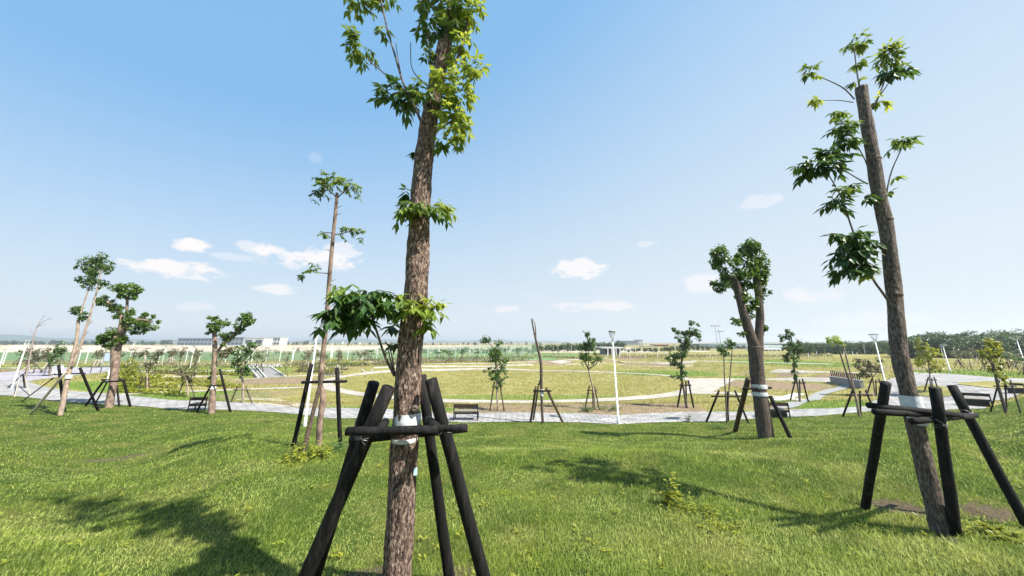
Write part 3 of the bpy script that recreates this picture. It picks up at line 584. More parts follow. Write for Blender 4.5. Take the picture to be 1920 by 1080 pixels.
t4, y4 = tree('forked_tree', 'stout forked tree with thick trunk and bushy leaf heads on two limbs', 'tree', (1434,824),
    [(1437,830,31),(1434,810,30),(1428,770,29),(1422,720,28),(1418,680,28),(1416,650,32)],
    trunks=[[(1417,655,27),(1406,625,20),(1396,595,18),(1387,560,16),(1381,535,15),(1375,520,14)],[(1421,655,22),(1424,620,17),(1425,590,16),(1422,550,15),(1419,525,15),(1414,500,12)]],
    limbs=[[(1419,515,7),(1425,495,5),(1430,480,4)],[(1378,535,5),(1365,515,4),(1350,495,3)],[(1380,535,5),(1392,515,4)],[(1412,505,6),(1408,480,4),(1410,455,3)],[(1395,608,4),(1385,600,2.5),(1372,598,2)],[(1398,585,3),(1408,580,2)],[(1425,620,3),(1430,612,2)]],
    tufts=[(1355,505,30,32,.3),(1380,515,30,25,.35),(1345,478,18,20,.3),(1395,505,22,28,.3),(1350,535,20,12,.15),(1408,462,26,22,.3),(1400,480,22,18,.2),(1418,475,18,25,.25),(1422,500,18,20,.25),(1434,530,17,20,.3),(1430,545,14,12,.2),(1405,530,20,15,.35),
           (1390,560,16,14,.3),(1412,560,16,14,.35),(1408,585,12,16,.4),(1400,560,9,8,.2),(1378,600,9,7,.15),(1430,612,11,13,.35),(1392,625,5,5,.2),(1380,482,12,12,.3)],
    bark='bark_brown', leaf='leaf_pad', n=28, ridge=.03, step=.06, leafsize=.105, dens=1.15, puff=1.05, seed=21, bands=[(1423,724,31,8),(1424,738,31,7),(1422,748,15,5)])
frame('grey-brown pole, black poles and one crossbar propping the stout forked tree', y4,
    [(1403,710,-.1,1376,808,11,'pole_brown'),(1444,742,-.1,1486,824,8.5),(1436,740,.5,1449,822,8)], [(1393,729,-.15,1446,727,-.1,5.5)], n=10)
tA, yA = tree('leaning_tree', 'pair of pale stems leaning right with a small green top, far left', 'tree', (113,779),
    [(112,783,13),(120,745,12),(128,705,11),(135,675,10),(143,640,8),(147,600,7)],
    trunks=[[(134,690,7),(150,650,6),(163,610,5),(175,570,4.5),(184,535,4),(190,505,3)],[(147,600,4),(160,560,3.5),(172,525,3),(178,500,2)]],
    limbs=[[(148,650,2),(142,632,1.5),(150,615,1)],[(163,612,2),(172,600,1.5),(160,590,1)],[(158,628,2),(168,620,1.2)],[(150,655,1.5),(138,640,1)],[(135,690,1.5),(125,665,1)],[(165,600,1.5),(178,606,1)]],
    tufts=[(170,495,24,15,.45),(190,490,18,13,.45),(160,510,18,15,.35),(178,512,20,14,.35),(205,500,9,9,.3),(168,530,14,12,.3),(192,530,10,10,.3),(150,520,8,6,.2),(147,577,15,11,.3),(155,590,10,9,.2)],
    bark='bark_pale', leaf='leaf_mid', leafsize=.12, dens=.9, seed=31, bands=[(129,706,16,7)])
frame('black and pale poles propping the leaning pair of stems at the far left', yA,
    [(124,697,-.1,54,778,6.5,'pole_pale'),(110,684,.3,122,772,7.5),(150,690,.1,187,770,7),(100,709,.2,38,752,3.5)], [(100,702,.1,160,700,.1,4)], n=8)
tB, yB = tree('topiary_tree', 'stout tree clipped into dense dark green cloud pads, far left', 'tree', (205,764),
    [(203,768,20),(207,745,18),(213,715,17),(216,680,19),(218,655,21),(222,630,18)],
    limbs=[[(222,640,14),(240,610,11),(262,600,9),(285,603,6)],[(224,625,12),(228,595,10),(215,575,9),(198,565,8)],[(236,610,7),(238,580,6.5),(239,555,6)],[(214,650,10),(205,635,7),(195,630,5)]],
    tufts=[(200,634,20,14,.25),(218,626,22,13,.4),(232,634,18,14,.3),(212,644,24,11,.15),(240,603,18,13,.4),(262,603,22,14,.4),(283,604,18,11,.35),(262,618,18,8,.1),(222,587,14,12,.3),(207,572,14,11,.3),(190,562,14,11,.25),(222,544,18,12,.35),(238,540,22,13,.45),(254,546,16,11,.3),(238,553,18,7,.1),(248,583,6,7,.4)],
    bark='bark_warm', leaf='leaf_pad', n=16, leafsize=.13, dens=1.7, seed=41, puff=1.12)
tree('round_shrub', 'yellow-green shrub growing right behind the cloud-clipped tree', 'shrub', (240,722), [(240,722,3),(240,705,2)], tufts=[(240,697,17,16,.4),(252,706,18,10,.3),(236,684,10,12,.5)], leaf='leaf_yellow', leafsize=.16, dens=.9, seed=42)
frame('low black braced poles and crossbars around the cloud-clipped tree', yB,
    [(195,713,-.3,158,762,5.5),(232,714,-.3,246,762,5.5),(219,722,.3,225,762,4.5),(200,718,.2,176,760,4)], [(192,716,-.3,234,714,-.3,5),(190,712,.3,232,712,.3,4),(176,763,-.2,194,764,-.3,3)], n=8)
tC, yC = tree('pollarded_tree', 'pollarded trunk with a leafy knob and a leafy side arm, beside a bench', 'tree', (397,776),
    [(396,779,15),(398,750,13),(400,715,11),(402,680,10),(403,650,10),(402,620,9),(403,612,8)],
    limbs=[[(403,668,7),(416,648,6),(434,630,6),(448,616,6),(456,602,5)],[(402,690,3),(398,702,2)],[(414,655,2),(420,640,1.5)]],
    tufts=[(400,608,15,11,.3),(412,604,14,9,.35),(395,615,10,9,.15),(405,620,9,8,.2),(461,594,13,11,.25),(456,606,13,12,.2),(450,614,10,8,.2),(466,600,9,10,.2),(430,628,15,8,.3),(422,635,10,7,.3),(399,698,6,10,.3),(425,655,8,8,.4,0,'leaf_dry'),(418,665,7,8,.5,0,'leaf_dry')],
    bark='bark_warm', leaf='leaf_pad', n=14, leafsize=.13, dens=1.4, puff=1.2, seed=51, bands=[(399,726,14,7)])
frame('thin black poles propping the pollarded tree behind the bench', yC, [(412,692,0,434,773,5),(396,722,-.2,366,774,4.5)], [(388,724,-.1,416,722,-.1,3.5)], n=8)
def stakes3(label, u, v, y, h=44, w=3.2, sp=14, m='pole', mix=None, group='timber tree stakes'):
    """short stakes spread round a small tree with foot pixel (u,v)"""
    frame(label, y, [(u-sp*.35, v-h, .1, u-sp, v-1, w, m), (u+sp*.35, v-h, .1, u+sp, v, w, mix or m), (u+1, v-h+2, .3, u+2, v-3, w*.9, m)], [(u-sp*.7, v-h*.82, 0, u+sp*.7, v-h*.82, 0, w*.9, m)], n=6, group=group)
SM = [ # label, base, trunk, limbs, tufts, leaf, stakes(h, sp, w, mat)
 ('small bushy tree on three sticks beyond the path, right of the pollarded tree', (455,757), [(455,757,3.5),(456,730,4),(454,700,4),(458,675,3)], [[(455,705,2),(445,690,2),(435,682,1)],[(456,690,2),(468,672,1.5)]],
   [(460,655,19,12,.35),(448,672,12,9,.3),(438,682,14,7,.3),(470,665,12,9,.3),(452,695,12,9,.3),(465,690,12,9,.25),(478,645,7,6,.25),(445,655,12,8,.4)], 'leaf_mid', (32,22,2.8,'pole_brown')),
 ('low thin-leaved sapling on crossed sticks beyond the path, between the clipped and pollarded trees', (352,745), [(352,745,4),(352,725,4),(348,705,3)], [[(350,715,2),(340,698,1.5)],[(350,712,2),(360,700,1)]],
   [(343,694,13,10,.5),(352,704,10,8,.3),(362,700,8,6,.4)], 'leaf_dry', (28,17,2.6,'pole_brown')),
 ('narrow light green sapling on a bundle of thin sticks, right of the nearest tree', (934,771), [(934,772,3),(932,740,3.5),(931,700,3.5),(927,660,3),(917,640,2)], [[(930,690,2),(945,668,1.5)]],
   [(925,665,13,19,.5),(942,672,12,16,.45),(928,700,11,14,.2),(918,696,9,8,.2),(940,700,9,9,.2),(933,715,11,9,.3),(912,634,6,8,.1),(908,637,6,4,.1),(935,650,10,10,.4)], 'leaf_mid', (56,14,2.8,'pole_brown')),
 ('small airy round-headed tree between the bare sapling and the white lamp post', (1112,768), [(1116,768,3.5),(1113,735,3.5),(1106,705,3),(1103,688,3)], [[(1103,692,2.5),(1096,676,2)],[(1103,692,2.5),(1118,682,2),(1122,668,1.5)],[(1103,690,2),(1104,660,1.5),(1102,630,1)]],
   [(1104,660,14,11,.3),(1098,672,12,9,.25),(1092,668,8,6,.2),(1117,672,9,8,.4),(1102,643,9,10,.25),(1100,625,5,7,.2),(1110,640,8,7,.3),(1088,650,5,5,.2)], 'leaf_dark', (44,14,2.8,'pole_brown')),
 ('ragged dark green tree leaning over its stakes, left of the pale path junction', (1287,765), [(1288,766,5),(1282,730,4.5),(1277,700,4.5),(1279,670,4),(1282,645,3)], [[(1280,690,3),(1265,678,2)],[(1281,660,3),(1275,635,2)],[(1282,650,3),(1300,622,2)]],
   [(1285,625,17,12,.3),(1302,620,11,11,.35),(1270,620,9,7,.3),(1290,638,14,11,.2),(1281,655,14,14,.15),(1278,672,13,10,.15),(1262,675,13,9,.15),(1256,668,9,6,.15),(1277,690,10,8,.2),(1268,705,9,6,.25),(1283,702,6,6,.3),(1296,608,5,8,.3),(1310,628,6,6,.3)], 'leaf_dark', (52,16,3.4,'pole')),
 ('dark upright tree with a separate small tuft at its tip, right of the forked tree', (1500,754), [(1500,755,4),(1495,720,4),(1489,690,3.5),(1487,655,3),(1482,625,2.5)], [[(1486,645,2),(1476,635,2),(1465,632,1.5)]],
   [(1482,622,10,6,.1),(1475,628,8,5,.1),(1464,632,7,5,.1),(1480,650,18,11,.2),(1492,655,14,12,.15),(1475,664,14,9,.15),(1485,672,12,7,.2),(1490,690,7,9,.3),(1488,705,5,6,.4),(1500,645,8,8,.3,0,'leaf_dry')], 'leaf_dark', (44,18,3.4,'pole')),
 ('twin thin-stemmed sapling with small green caps, in front of the long pale hall roof', (1363,794), [(1363,798,3.5),(1361,750,3),(1358,700,2.2),(1357,665,2)], [[(1364,790,3),(1367,730,2.5),(1370,690,2.2),(1373,655,1.8)]],
   [(1355,658,11,8,.3),(1350,650,8,6,.25),(1370,641,12,7,.4),(1378,646,8,5,.4),(1366,650,7,5,.3)], 'leaf_mid', (62,42,4.2,'pole')),
 ('thin twin pale stems leaning left with a bright green cap, behind the leaning foreground tree', (1611,783), [(1612,784,6),(1606,752,5.5),(1599,722,5),(1590,682,4),(1580,645,3)], [[(1602,738,4.5),(1589,705,4),(1579,675,3.5),(1570,645,3)]],
   [(1566,637,13,6,.6),(1556,638,8,5,.5),(1576,640,7,6,.5)], 'leaf_bright', (52,34,4.6,'pole')),
 ('sparse twiggy sapling beside the white lamp post at the railing on the right', (1641,744), [(1642,745,3),(1638,720,3),(1634,700,2.5),(1627,680,2)], [[(1636,708,2),(1648,692,1.5)],[(1634,700,2),(1615,690,1.2)],[(1632,690,1.5),(1625,672,1)]],
   [(1628,690,22,13,.3),(1612,678,14,10,.3),(1645,685,13,12,.3),(1620,700,12,6,.25)], 'leaf_dry', (34,18,3.2,'pole')),
 ('airy yellow-green young tree in the grass island of the plaza', (1746,737), [(1746,738,3),(1744,715,3),(1742,690,2.5),(1738,670,2)], [[(1743,700,2),(1728,682,1.5)],[(1743,695,2),(1758,680,1.5)]],
   [(1738,667,22,12,.4),(1724,676,14,9,.4),(1756,674,15,9,.5),(1740,655,14,10,.35),(1750,690,12,7,.4),(1728,650,12,12,.3)], 'leaf_yellow', (30,15,3.2,'pole')),
 ('bushy yellow-green tree on dark spread poles at the far right edge', (1884,775), [(1888,778,9),(1880,752,8),(1872,725,8),(1867,705,7),(1862,680,6)], [[(1866,700,4),(1855,675,3)]],
   [(1860,652,17,14,.55),(1845,663,13,11,.45),(1856,676,14,12,.2),(1868,668,14,12,.25),(1862,694,13,10,.2),(1876,704,14,10,.45),(1870,650,13,12,.5),(1862,640,12,8,.5)], 'leaf_yellow', (62,30,4.6,'pole')),
 ('thin grey sapling with sparse leaves standing in the left bank', (272,738), [(275,738,3),(276,710,3),(272,680,2),(270,655,1.5)], [[(275,695,1.5),(290,680,1)],[(273,685,1.5),(262,672,1)]],
   [(290,672,9,8,.3),(268,662,9,8,.3),(278,684,10,8,.3),(302,660,7,6,.3)], 'leaf_dry', (34,13,2.6,'pole_brown')),
 ('greyish bare-twigged tree with a green clump, behind the leaning stems at far left', (92,706), [(92,707,3.5),(93,690,3.5),(90,672,3)], [[(91,680,2),(75,668,1.5)],[(92,676,2),(108,662,1.5)],[(91,675,2),(90,650,1)]],
   [(110,664,15,11,.25),(116,648,12,9,.3),(85,660,16,12,.3,0,'leaf_dry'),(70,668,13,8,.3,0,'leaf_dry'),(98,674,12,7,.2)], 'leaf_mid', (22,10,2.4,'pole_pale')),
]
for k, (lb, bs, tr, li, tf, lf, st) in enumerate(SM):
    t_, yy = tree('sapling', lb, 'tree', bs, tr, limbs=li, tufts=tf, bark='bark_pale' if st[3] == 'pole_brown' or k == 7 else 'bark_grey', leaf=lf, n=8, leafsize=.0055*G(*bs).y+.02, dens=.8, seed=60+k, leafs=True)
    stakes3('stakes around the '+lb[:lb.find(',')] if ',' in lb else 'stakes around the '+' '.join(lb.split()[:11]), bs[0]-(2 if k < 6 else 0), bs[1], yy, st[0], st[2], st[1], st[3])
# the bare sapling and the dead tree at far left
t_, yS = tree('bare_sapling', 'leafless dark sapling with a split tip, tied to three poles near the centre', 'tree', (1018,794),
    [(1018,796,5.5),(1016,760,5),(1015,715,5.5),(1014,680,5),(1009,655,4.5),(1003,630,3.5),(998,605,2.8),(997,597,2)], limbs=[[(1005,637,2.5),(1004,615,2),(1002,603,1.6)],[(998,606,1.5),(1001,598,1)],[(1015,708,4),(1010,722,4)]], bark='bark_dark', n=10, seed=77, bands=[(1016,736,7,13)])
frame('three thin brown poles and a crossbar around the leafless split sapling', yS, [(1005,725,-.1,994,791,4.2,'pole_brown'),(1024,727,-.1,1058,793,4.4,'pole_brown'),(1010,722,.4,999,788,3.6,'pole_brown')], [(1000,733,-.1,1034,733,-.1,3.2)], n=8)
t_, yD = tree('dead_tree', 'bare pinkish-grey dead tree with fine twigs at the far left edge', 'tree', (52,738),
    [(44,740,4),(47,715,4),(52,690,3.5),(58,660,3.2),(63,635,3),(68,615,2.2)], limbs=[[(68,615,2),(80,604,1.4),(98,595,1)],[(68,615,1.8),(78,598,1.2),(85,590,.8)],[(64,632,1.6),(55,612,1)],[(70,612,1.4),(88,608,.9)],[(60,655,1.5),(72,640,1)],[(58,665,1.5),(46,650,1)]],
    tufts=[(48,660,10,10,.4,0,'leaf_dry')], bark='deadwood', n=8, seed=79, leafsize=.1, dens=.25)
frame('thin splayed poles around the dead tree at the far left edge', yD, [(43,702,0,2,736,2.8),(43,702,0,50,742,4.2),(46,703,.2,60,747,2.6,'pole_pale'),(38,705,.2,27,746,2.8,'pole_pale')], [(38,704,0,48,704,0,3)], n=6)

# ------------------------------------------------------------ weeds near the camera
def weed(label, u, v, h, r, n, seed, leaf='leaf_mid', L_=.05, name='weed'):
    p = G(u, v); rr = random.Random(seed); t = root(name, p, label, 'plant'); fo, stem = MB(), MB()
    for k in range(n):
        a_ = rr.uniform(0, 6.283); rad = r*math.sqrt(rr.random()); e = p+Vector((math.cos(a_)*rad, math.sin(a_)*rad, h*rr.uniform(.3, 1)))
        b0 = p+Vector((math.cos(a_)*rad*.5, math.sin(a_)*rad*.5, -.01)); stem.tube([b0, b0.lerp(e, .5)+Vector((0, 0, h*.1)), e], [.002, .0015, .001], 4)
        for j in range(6):
            q = b0.lerp(e, .35+.65*j/5); a2 = rr.uniform(0, 6.283); leaflet(fo, q, Vector((math.cos(a2), math.sin(a2), rr.uniform(-.2, .6))), Vector((0, 0, 1)), L_*rr.uniform(.6, 1.3), L_*.26, min(1, max(0, rr.gauss(.45, .25))))
    stem.build('stem', M['leaf_mid'], t); fo.build('foliage', M[leaf], t); return t
weed('tall light green weed with pointed leaves standing in the lawn right of centre', 1262, 958, .46, .10, 16, 1, 'leaf_yellow', .085)
weed('low sprawling patch of pale weeds beside the tall weed in the lawn', 1312, 978, .15, .48, 80, 2, 'leaf_yellow', .05)
weed('leafy yellow-green weed clump at the foot of the slender pale tree', 578, 860, .24, .55, 60, 3, 'leaf_yellow', .09)
weed('dark green weeds between the two black poles of the slender tree', 622, 846, .16, .45, 40, 4, 'leaf_mid', .08)
weed('pale cut fronds lying on the bare soil at the right edge', 1892, 1010, .08, .22, 30, 5, 'leaf_yellow', .07)
weed('small leafy weed at the path edge left of the twin-stemmed sapling', 1291, 792, .45, .15, 10, 6, 'leaf_mid', .12)
weed('low weeds in the grass near the foot of the stout forked tree', 1345, 803, .18, .5, 30, 7, 'leaf_mid', .09)
weed('dark weeds growing around the foot of the airy round-headed tree', 1104, 771, .35, .5, 30, 8, 'leaf_mid', .12)
weed('dark weeds on the verge just left of the white lamp post', 1142, 768, .35, .8, 40, 9, 'leaf_mid', .12)

def lawn_weeds():
    rr = random.Random(77); mb = MB()
    for k in range(420):
        a_ = rr.uniform(-1.15, 1.15); rad = math.exp(rr.uniform(math.log(2.6), math.log(14))); x, y = rad*math.sin(a_), rad*math.cos(a_); z = float(H(x, y)); t0 = rr.uniform(.3, .95)
        for j in range(rr.randint(4, 9)):
            a2 = rr.uniform(0, 6.283); leaflet(mb, Vector((x+rr.gauss(0, .02), y+rr.gauss(0, .02), z+rr.uniform(.02, .06))), Vector((math.cos(a2), math.sin(a2), rr.uniform(.1, 1.2))), Vector((0, 0, 1)), rr.uniform(.03, .075), rr.uniform(.006, .014), t0)
    tag(mb.build('lawn_weeds', M['leaf_yellow']), 'small broad-leaved weeds scattered through the lawn grass', 'weeds', kind='stuff')
lawn_weeds()
# ------------------------------------------------------------ lamp posts
def lamp(label, base, top, hw, w, group='white park lamp posts', gz=None):
    b = G(*base) if gz is None else gz; y = b.y; tp = P(*top, y); hgt = tp.z-b.z; t = root('street_lamp', b, label, 'lamp post', group)
    r = wpx(w, base[0], base[1], y)*.62; hr = wpx(hw, *top, y)
    MB().tube([b-Vector((0, 0, .05)), b+Vector((0, 0, .05)), b+Vector((0, 0, .35)), b+Vector((0, 0, .36)), b+Vector((0, 0, hgt*.88))], [r*1.7, r*1.6, r*1.5, r, r*.7], 12).build('pole', M['white_metal'], t, True)
    hd = b+Vector((0, 0, hgt)); hx = MB(); hx.tube([hd-Vector((0, 0, .09)), hd-Vector((0, 0, .03)), hd], [hr*.8, hr, hr*.9], 20); hx.build('lamp_head', M['grey_metal'], t, True)
    st = MB()
    for k in range(6):
        a_ = k*math.pi/3; st.tube([b+Vector((0, 0, hgt*.86)), hd+Vector((math.cos(a_)*hr*.85, math.sin(a_)*hr*.85, -.06))], [r*.5, r*.3], 5)
    st.build('head_bracket', M['white_metal'], t); return t
lamp('white lamp post standing at the path edge in the middle of the picture', (1160,796), (1147,620), 15, 6)
lamp('white lamp post just left of the leaning foreground tree, rising above the railing', (1668,748), (1640,626), 22, 5.5)
lamp('small distant white lamp post on the green right of the leaning foreground tree', (1782,697), (1770,645), 13, 4)
lamp('white lamp post with a broad head cut by the right edge of the picture', (1922,683), (1908,631), 24, 5)
lamp('white lamp post behind the bushy yellow-green tree at the right', (1889,722), (1866,640), 22, 5.5)
lamp('white lamp post in the paved plaza at the far left', (19,737), (41,638), 17, 6)
lamp('white lamp post half hidden by the slender pale tree', (571,800), (590,612), 15, 7)
lamp('white lamp post just left of the cloud-clipped tree', (200,716), (206,668), 9, 4)
lamp('white lamp post on the left picture edge behind the plaza', (-2,690), (8,655), 9, 4)

# ------------------------------------------------------------ benches
def bench(label, u, v, w_px, rz=0., mback='dark_wood', solid=False):
    b = G(u, v); Wd = w_px*tcam(u, v, b.y)/F; t = root('park_bench', b, label, 'bench', 'park benches', rz)
    def bx(name, parts, m):
        mb = MB(); R = Matrix.Rotation(0, 3, 'Z')
        for c_, d_ in parts: mb.box(b+Vector(c_), d_)
        return mb.build(name, m, t)
    h = .80
    bx('backrest', [((0, -.22, h-.09), (Wd, .035, .17))], M[mback])
    bx('seat', [((0, -.22+.10+.12*k, .43), (Wd, .10, .045)) for k in range(4)], M['weathered_wood'])
    bx('seat_frame', [((0, -.20, .37), (Wd*.99, .04, .09)), ((0, .2, .37), (Wd*.99, .04, .06))], M['black_metal'])
    for sx_ in (-1, 1):
        bx('leg', [((sx_*(Wd/2-.03), -.245, h/2-.02), (.05, .03, h-.08))], M['black_metal']); bx('leg', [((sx_*(Wd/2-.03), .22, .18), (.05, .03, .40))], M['black_metal'])
    if solid: bx('base_panel', [((0, -.10, .18), (Wd*.9, .06, .3))], M['black_metal'])
    return t
bench('dark brown park bench seen from behind on the path, right of the big foreground tree', 874, 788, 46)
bench('dark park bench on the path behind the pollarded tree', 374, 772, 30, .12)
bench('dark park bench on the path half hidden by the stout forked tree', 1452, 784, 46, -.1, solid=True)
bench('bench with dark panels on the plaza at the far right, left of the spread poles', 1831, 762, 34, -.5, solid=True)
bench('low dark bench at the plaza edge behind the bushy yellow-green tree', 1905, 738, 20, -.7, mback='black_metal', solid=True)
# ------------------------------------------------------------ stairs, retaining wall, cabinet, sign
def steps(label, BL, BR, TL, TR, n, rail=.16, m='concrete'):
    bl, br, tl, tr = [G(*p) for p in (BL, BR, TL, TR)]; c = (bl+br)/2; t = root('garden_steps', c, label, 'steps')
    z0, z1 = min(bl.z, br.z), max(tl.z, tr.z)+.03; mb = MB()
    for k in range(n):
        a, b_ = bl.lerp(tl, k/n), br.lerp(tr, k/n); a2, b2 = bl.lerp(tl, (k+1)/n), br.lerp(tr, (k+1)/n); z = z0+(z1-z0)*(k+1)/n; i = len(mb.v)
        for q in (a, b_, b2, a2): mb.v.append(Vector((q.x, q.y, z0-.1)))
        for q in (a, b_, b2, a2): mb.v.append(Vector((q.x, q.y, z)))
        mb.f += [[i, i+1, i+5, i+4], [i+4, i+5, i+6, i+7], [i+3, i, i+4, i+7], [i+1, i+2, i+6, i+5]]
    mb.build('treads', M[m], t)
    for lo, hi, s in ((bl, tl, -1), (br, tr, 1)):
        d = (br-bl).normalized()*s*rail/2; mb = MB(); i = 0
        for q, z in ((lo, z0), (hi, z1)):
            for o, zz in ((-1, -.15), (1, -.15), (1, .22), (-1, .22)): p = Vector((q.x, q.y, z))+d+d*o; mb.v.append(Vector((p.x, p.y, z+zz)))
        mb.f = [[0,1,2,3],[7,6,5,4],[0,4,5,1],[1,5,6,2],[2,6,7,3],[3,7,4,0]]; mb.build('side_kerb', M['concrete'], t)
steps('wide dark grey steps with pale side kerbs down the left bank of the basin', (499,709), (533,707), (482,690), (506,690), 9, m='concrete_dark')
steps('narrow pale steps beside the wide dark grey steps on the left bank', (483,709), (490,709), (467,690), (473,690), 9)
steps('pale concrete steps down the far bank behind the slender pale tree', (683,698), (697,697), (655,677), (668,677), 10)
drape('terrace', [(462,688),(530,688)], [(468,683),(526,683)], M['concrete'], .05, 12, 3)
def railing():
    y0 = G(1560,716); y1 = G(1618,728); t = root('retaining_wall', y0, 'low concrete wall topped by a row of dark red-brown pickets above the drain', 'wall')
    a, b_ = Vector((y0.x, y0.y, 0)), Vector((y1.x, y1.y, 0)); L_ = (b_-a).length; ang = math.atan2(b_.y-a.y, b_.x-a.x); c = (a+b_)/2
    MB().box(Vector((c.x, c.y, -.45)), (L_, .3, 1.2), ang).build('wall_base', M['concrete_dark'], t)
    MB().box(Vector((c.x, c.y, .19)), (L_+.1, .38, .08), ang).build('coping', M['concrete'], t)
    n = 15
    for k in range(n):
        p = a.lerp(b_, (k+.5)/n); MB().box(Vector((p.x, p.y, .23+.31)), (L_/n*.30, .07, .62), ang).build('picket', M['maroon'], t)
railing()
def cabinet():
    b = G(105, 702); t = root('utility_cabinet', b, 'pale utility cabinet standing on the side road behind the leaning stems', 'cabinet')
    h = (P(105, 685, b.y)-P(105, 702, b.y)).z; MB().box(b+Vector((0, 0, h/2)), (.7, .45, h)).build('cabinet_body', M['white_metal'], t); MB().box(b+Vector((0, 0, h+.03)), (.8, .55, .05)).build('cabinet_roof', M['concrete'], t)
    MB().box(b+Vector((.02, -.235, h/2)), (.6, .02, h*.85)).build('door', M['band'], t)
cabinet()
def board():
    b = G(194, 697); h = (P(194, 662, b.y)-b).z; t = root('notice_board', b, 'pale blue notice board on two grey posts left of the cloud-clipped tree', 'sign')
    M['board'] = mat('board_blue', (.50,.58,.68), (.4,.5,.62), rough=.5, scale=2)
    MB().box(b+Vector((0, 0, h*.78)), (.75, .05, h*.42)).build('panel', M['board'], t)
    for s in (-1, 1): MB().box(b+Vector((s*.42, 0, h*.5)), (.07, .07, h)).build('post', M['grey_metal'], t)
board()
# low rail along the plaza behind the left trees
def lowrail():
    a, b_ = G(150, 700), G(225, 698); t = root('low_railing', a, 'thin dark low railing along the side road behind the far left trees', 'railing')
    for k in range(5):
        p = a.lerp(b_, k/4); MB().box(p+Vector((0, 0, .35)), (.05, .05, .8)).build('post', M['black_metal'], t)
    MB().tube([a+Vector((0, 0, .74)), b_+Vector((0, 0, .74))], [.03, .03], 6).build('rail', M['black_metal'], t)
lowrail()

# ------------------------------------------------------------ far fence, site ground, planting rows
def net_material():
    m = bpy.data.materials.new('green_netting'); m.use_nodes = True; T = m.node_tree; N = T.nodes; b = N['Principled BSDF']; b.inputs['Base Color'].default_value = (.12,.23,.12,1); b.inputs['Roughness'].default_value = .8
    tr = N.new('ShaderNodeBsdfTransparent'); mx = N.new('ShaderNodeMixShader'); mx.inputs[0].default_value = .42
    T.links.new(tr.outputs[0], mx.inputs[1]); T.links.new(b.outputs[0], mx.inputs[2]); T.links.new(mx.outputs[0], N['Material Output'].inputs[0]); return m
M['net'] = net_material()
def fence(label, pts, hts, npost, m='net', rails=4, name='mesh_fence'):
    a = [G(u, v) for u, v in pts]; t = root(name, a[0], label, 'fence'); mb = MB(); rl = MB()
    for p, q, h0, h1 in zip(a, a[1:], hts, hts[1:]):
        i = len(mb.v); mb.v += [p+Vector((0,0,.1)), q+Vector((0,0,.1)), q+Vector((0,0,h1)), p+Vector((0,0,h0)), p+Vector((0,.03,.1)), q+Vector((0,.03,.1)), q+Vector((0,.03,h1)), p+Vector((0,.03,h0))]
        mb.f += [[i,i+1,i+2,i+3],[i+3,i+2,i+6,i+7]]
        for k in range(rails):
            f = (k+.2)/(rails-.3); rl.tube([p+Vector((0,-.03,.1+(h0-.1)*f)), q+Vector((0,-.03,.1+(h1-.1)*f))], [.022, .022], 4)
    mb.build('netting', M[m], t); rl.build('rail', M['grey_metal'], t)
    seg = [0]
    for p, q in zip(a, a[1:]): seg.append(seg[-1]+(q-p).length)
    for k in range(npost):
        s = seg[-1]*k/(npost-1); i = min(np.searchsorted(seg, s, 'right')-1, len(a)-2); f = (s-seg[i])/(seg[i+1]-seg[i]); p = a[i].lerp(a[i+1], f); h = hts[i]+(hts[i+1]-hts[i])*f
        MB().box(p+Vector((0, -.04, h*.6)), (.09, .09, h*1.2)).build('post', M['white_metal'], t)
fence('long green netting fence on white posts behind the paths at the left', [(-60,684),(220,681),(460,679),(620,676)], [2.1,2.1,2.1,2.1], 26, rails=6)
fence('green netting fence on white posts continuing into the distance behind the round lawn', [(622,676),(760,672),(900,668),(1010,665)], [2.1,2.4,2.8,3.0], 20, rails=6)
M['paddy'] = mat('green_field', (.14,.24,.09), (.08,.16,.06), (.11,.20,.08), rough=.95, scale=.15, stretch=(.3,2,1))
def slab(name, p0, p1, y0, y1, z, m):
    n = 24; V = []
    for k in range(n+1):
        f = k/n; x0 = p0[0]+(p0[1]-p0[0])*f; x1 = p1[0]+(p1[1]-p1[0])*f; V += [(x0, y0+math.sin(k*1.3)*y0*.02, z), (x1, y1+math.sin(k*2.1)*y1*.03, z)]
    o = npmesh(name, np.array(V, float), [np.array([[2*k, 2*k+2, 2*k+3, 2*k+1] for k in range(n)])], m); return tag(o, kind='structure')
slab('field_strip', (-260, 10), (-420, 30), 72, 120, .262, M['paddy'])
slab('bare_ground', (-400, 60), (-900, 130), 125, 420, .266, M['barren'])
# bare earth heaps behind the fence
def heap(cx, cy, rx, ry, h, seed):
    rr = random.Random(seed); n = 28; V = []; f = []
    for j in range(9):
        for i in range(n):
            a_ = i*6.283/n; q = j/8; V.append((cx+math.cos(a_)*rx*(1-q)*(1+.15*math.sin(a_*3+seed)), cy+math.sin(a_)*ry*(1-q), .2+h*(1-(1-q)**2)*(1+.25*math.sin(a_*5+seed*2)*(1-q)+rr.uniform(-.06, .06))))
    f = [[j*n+i, j*n+(i+1) % n, (j+1)*n+(i+1) % n, (j+1)*n+i] for j in range(8) for i in range(n)]
    return tag(npmesh('earth_heap', np.array(V), [np.array(f)], M['barren'], smooth_=True), kind='structure')
for k, (u, w_, y, h) in enumerate([(40,60,150,2.6),(150,60,140,2.2),(240,50,150,2.4),(330,60,165,2.3),(450,60,170,2.2),(560,50,175,2.1),(700,60,190,1.9)]):
    c = P(u, 650, y); heap(c.x, y, w_*y/600*1.1, 14, h, k)
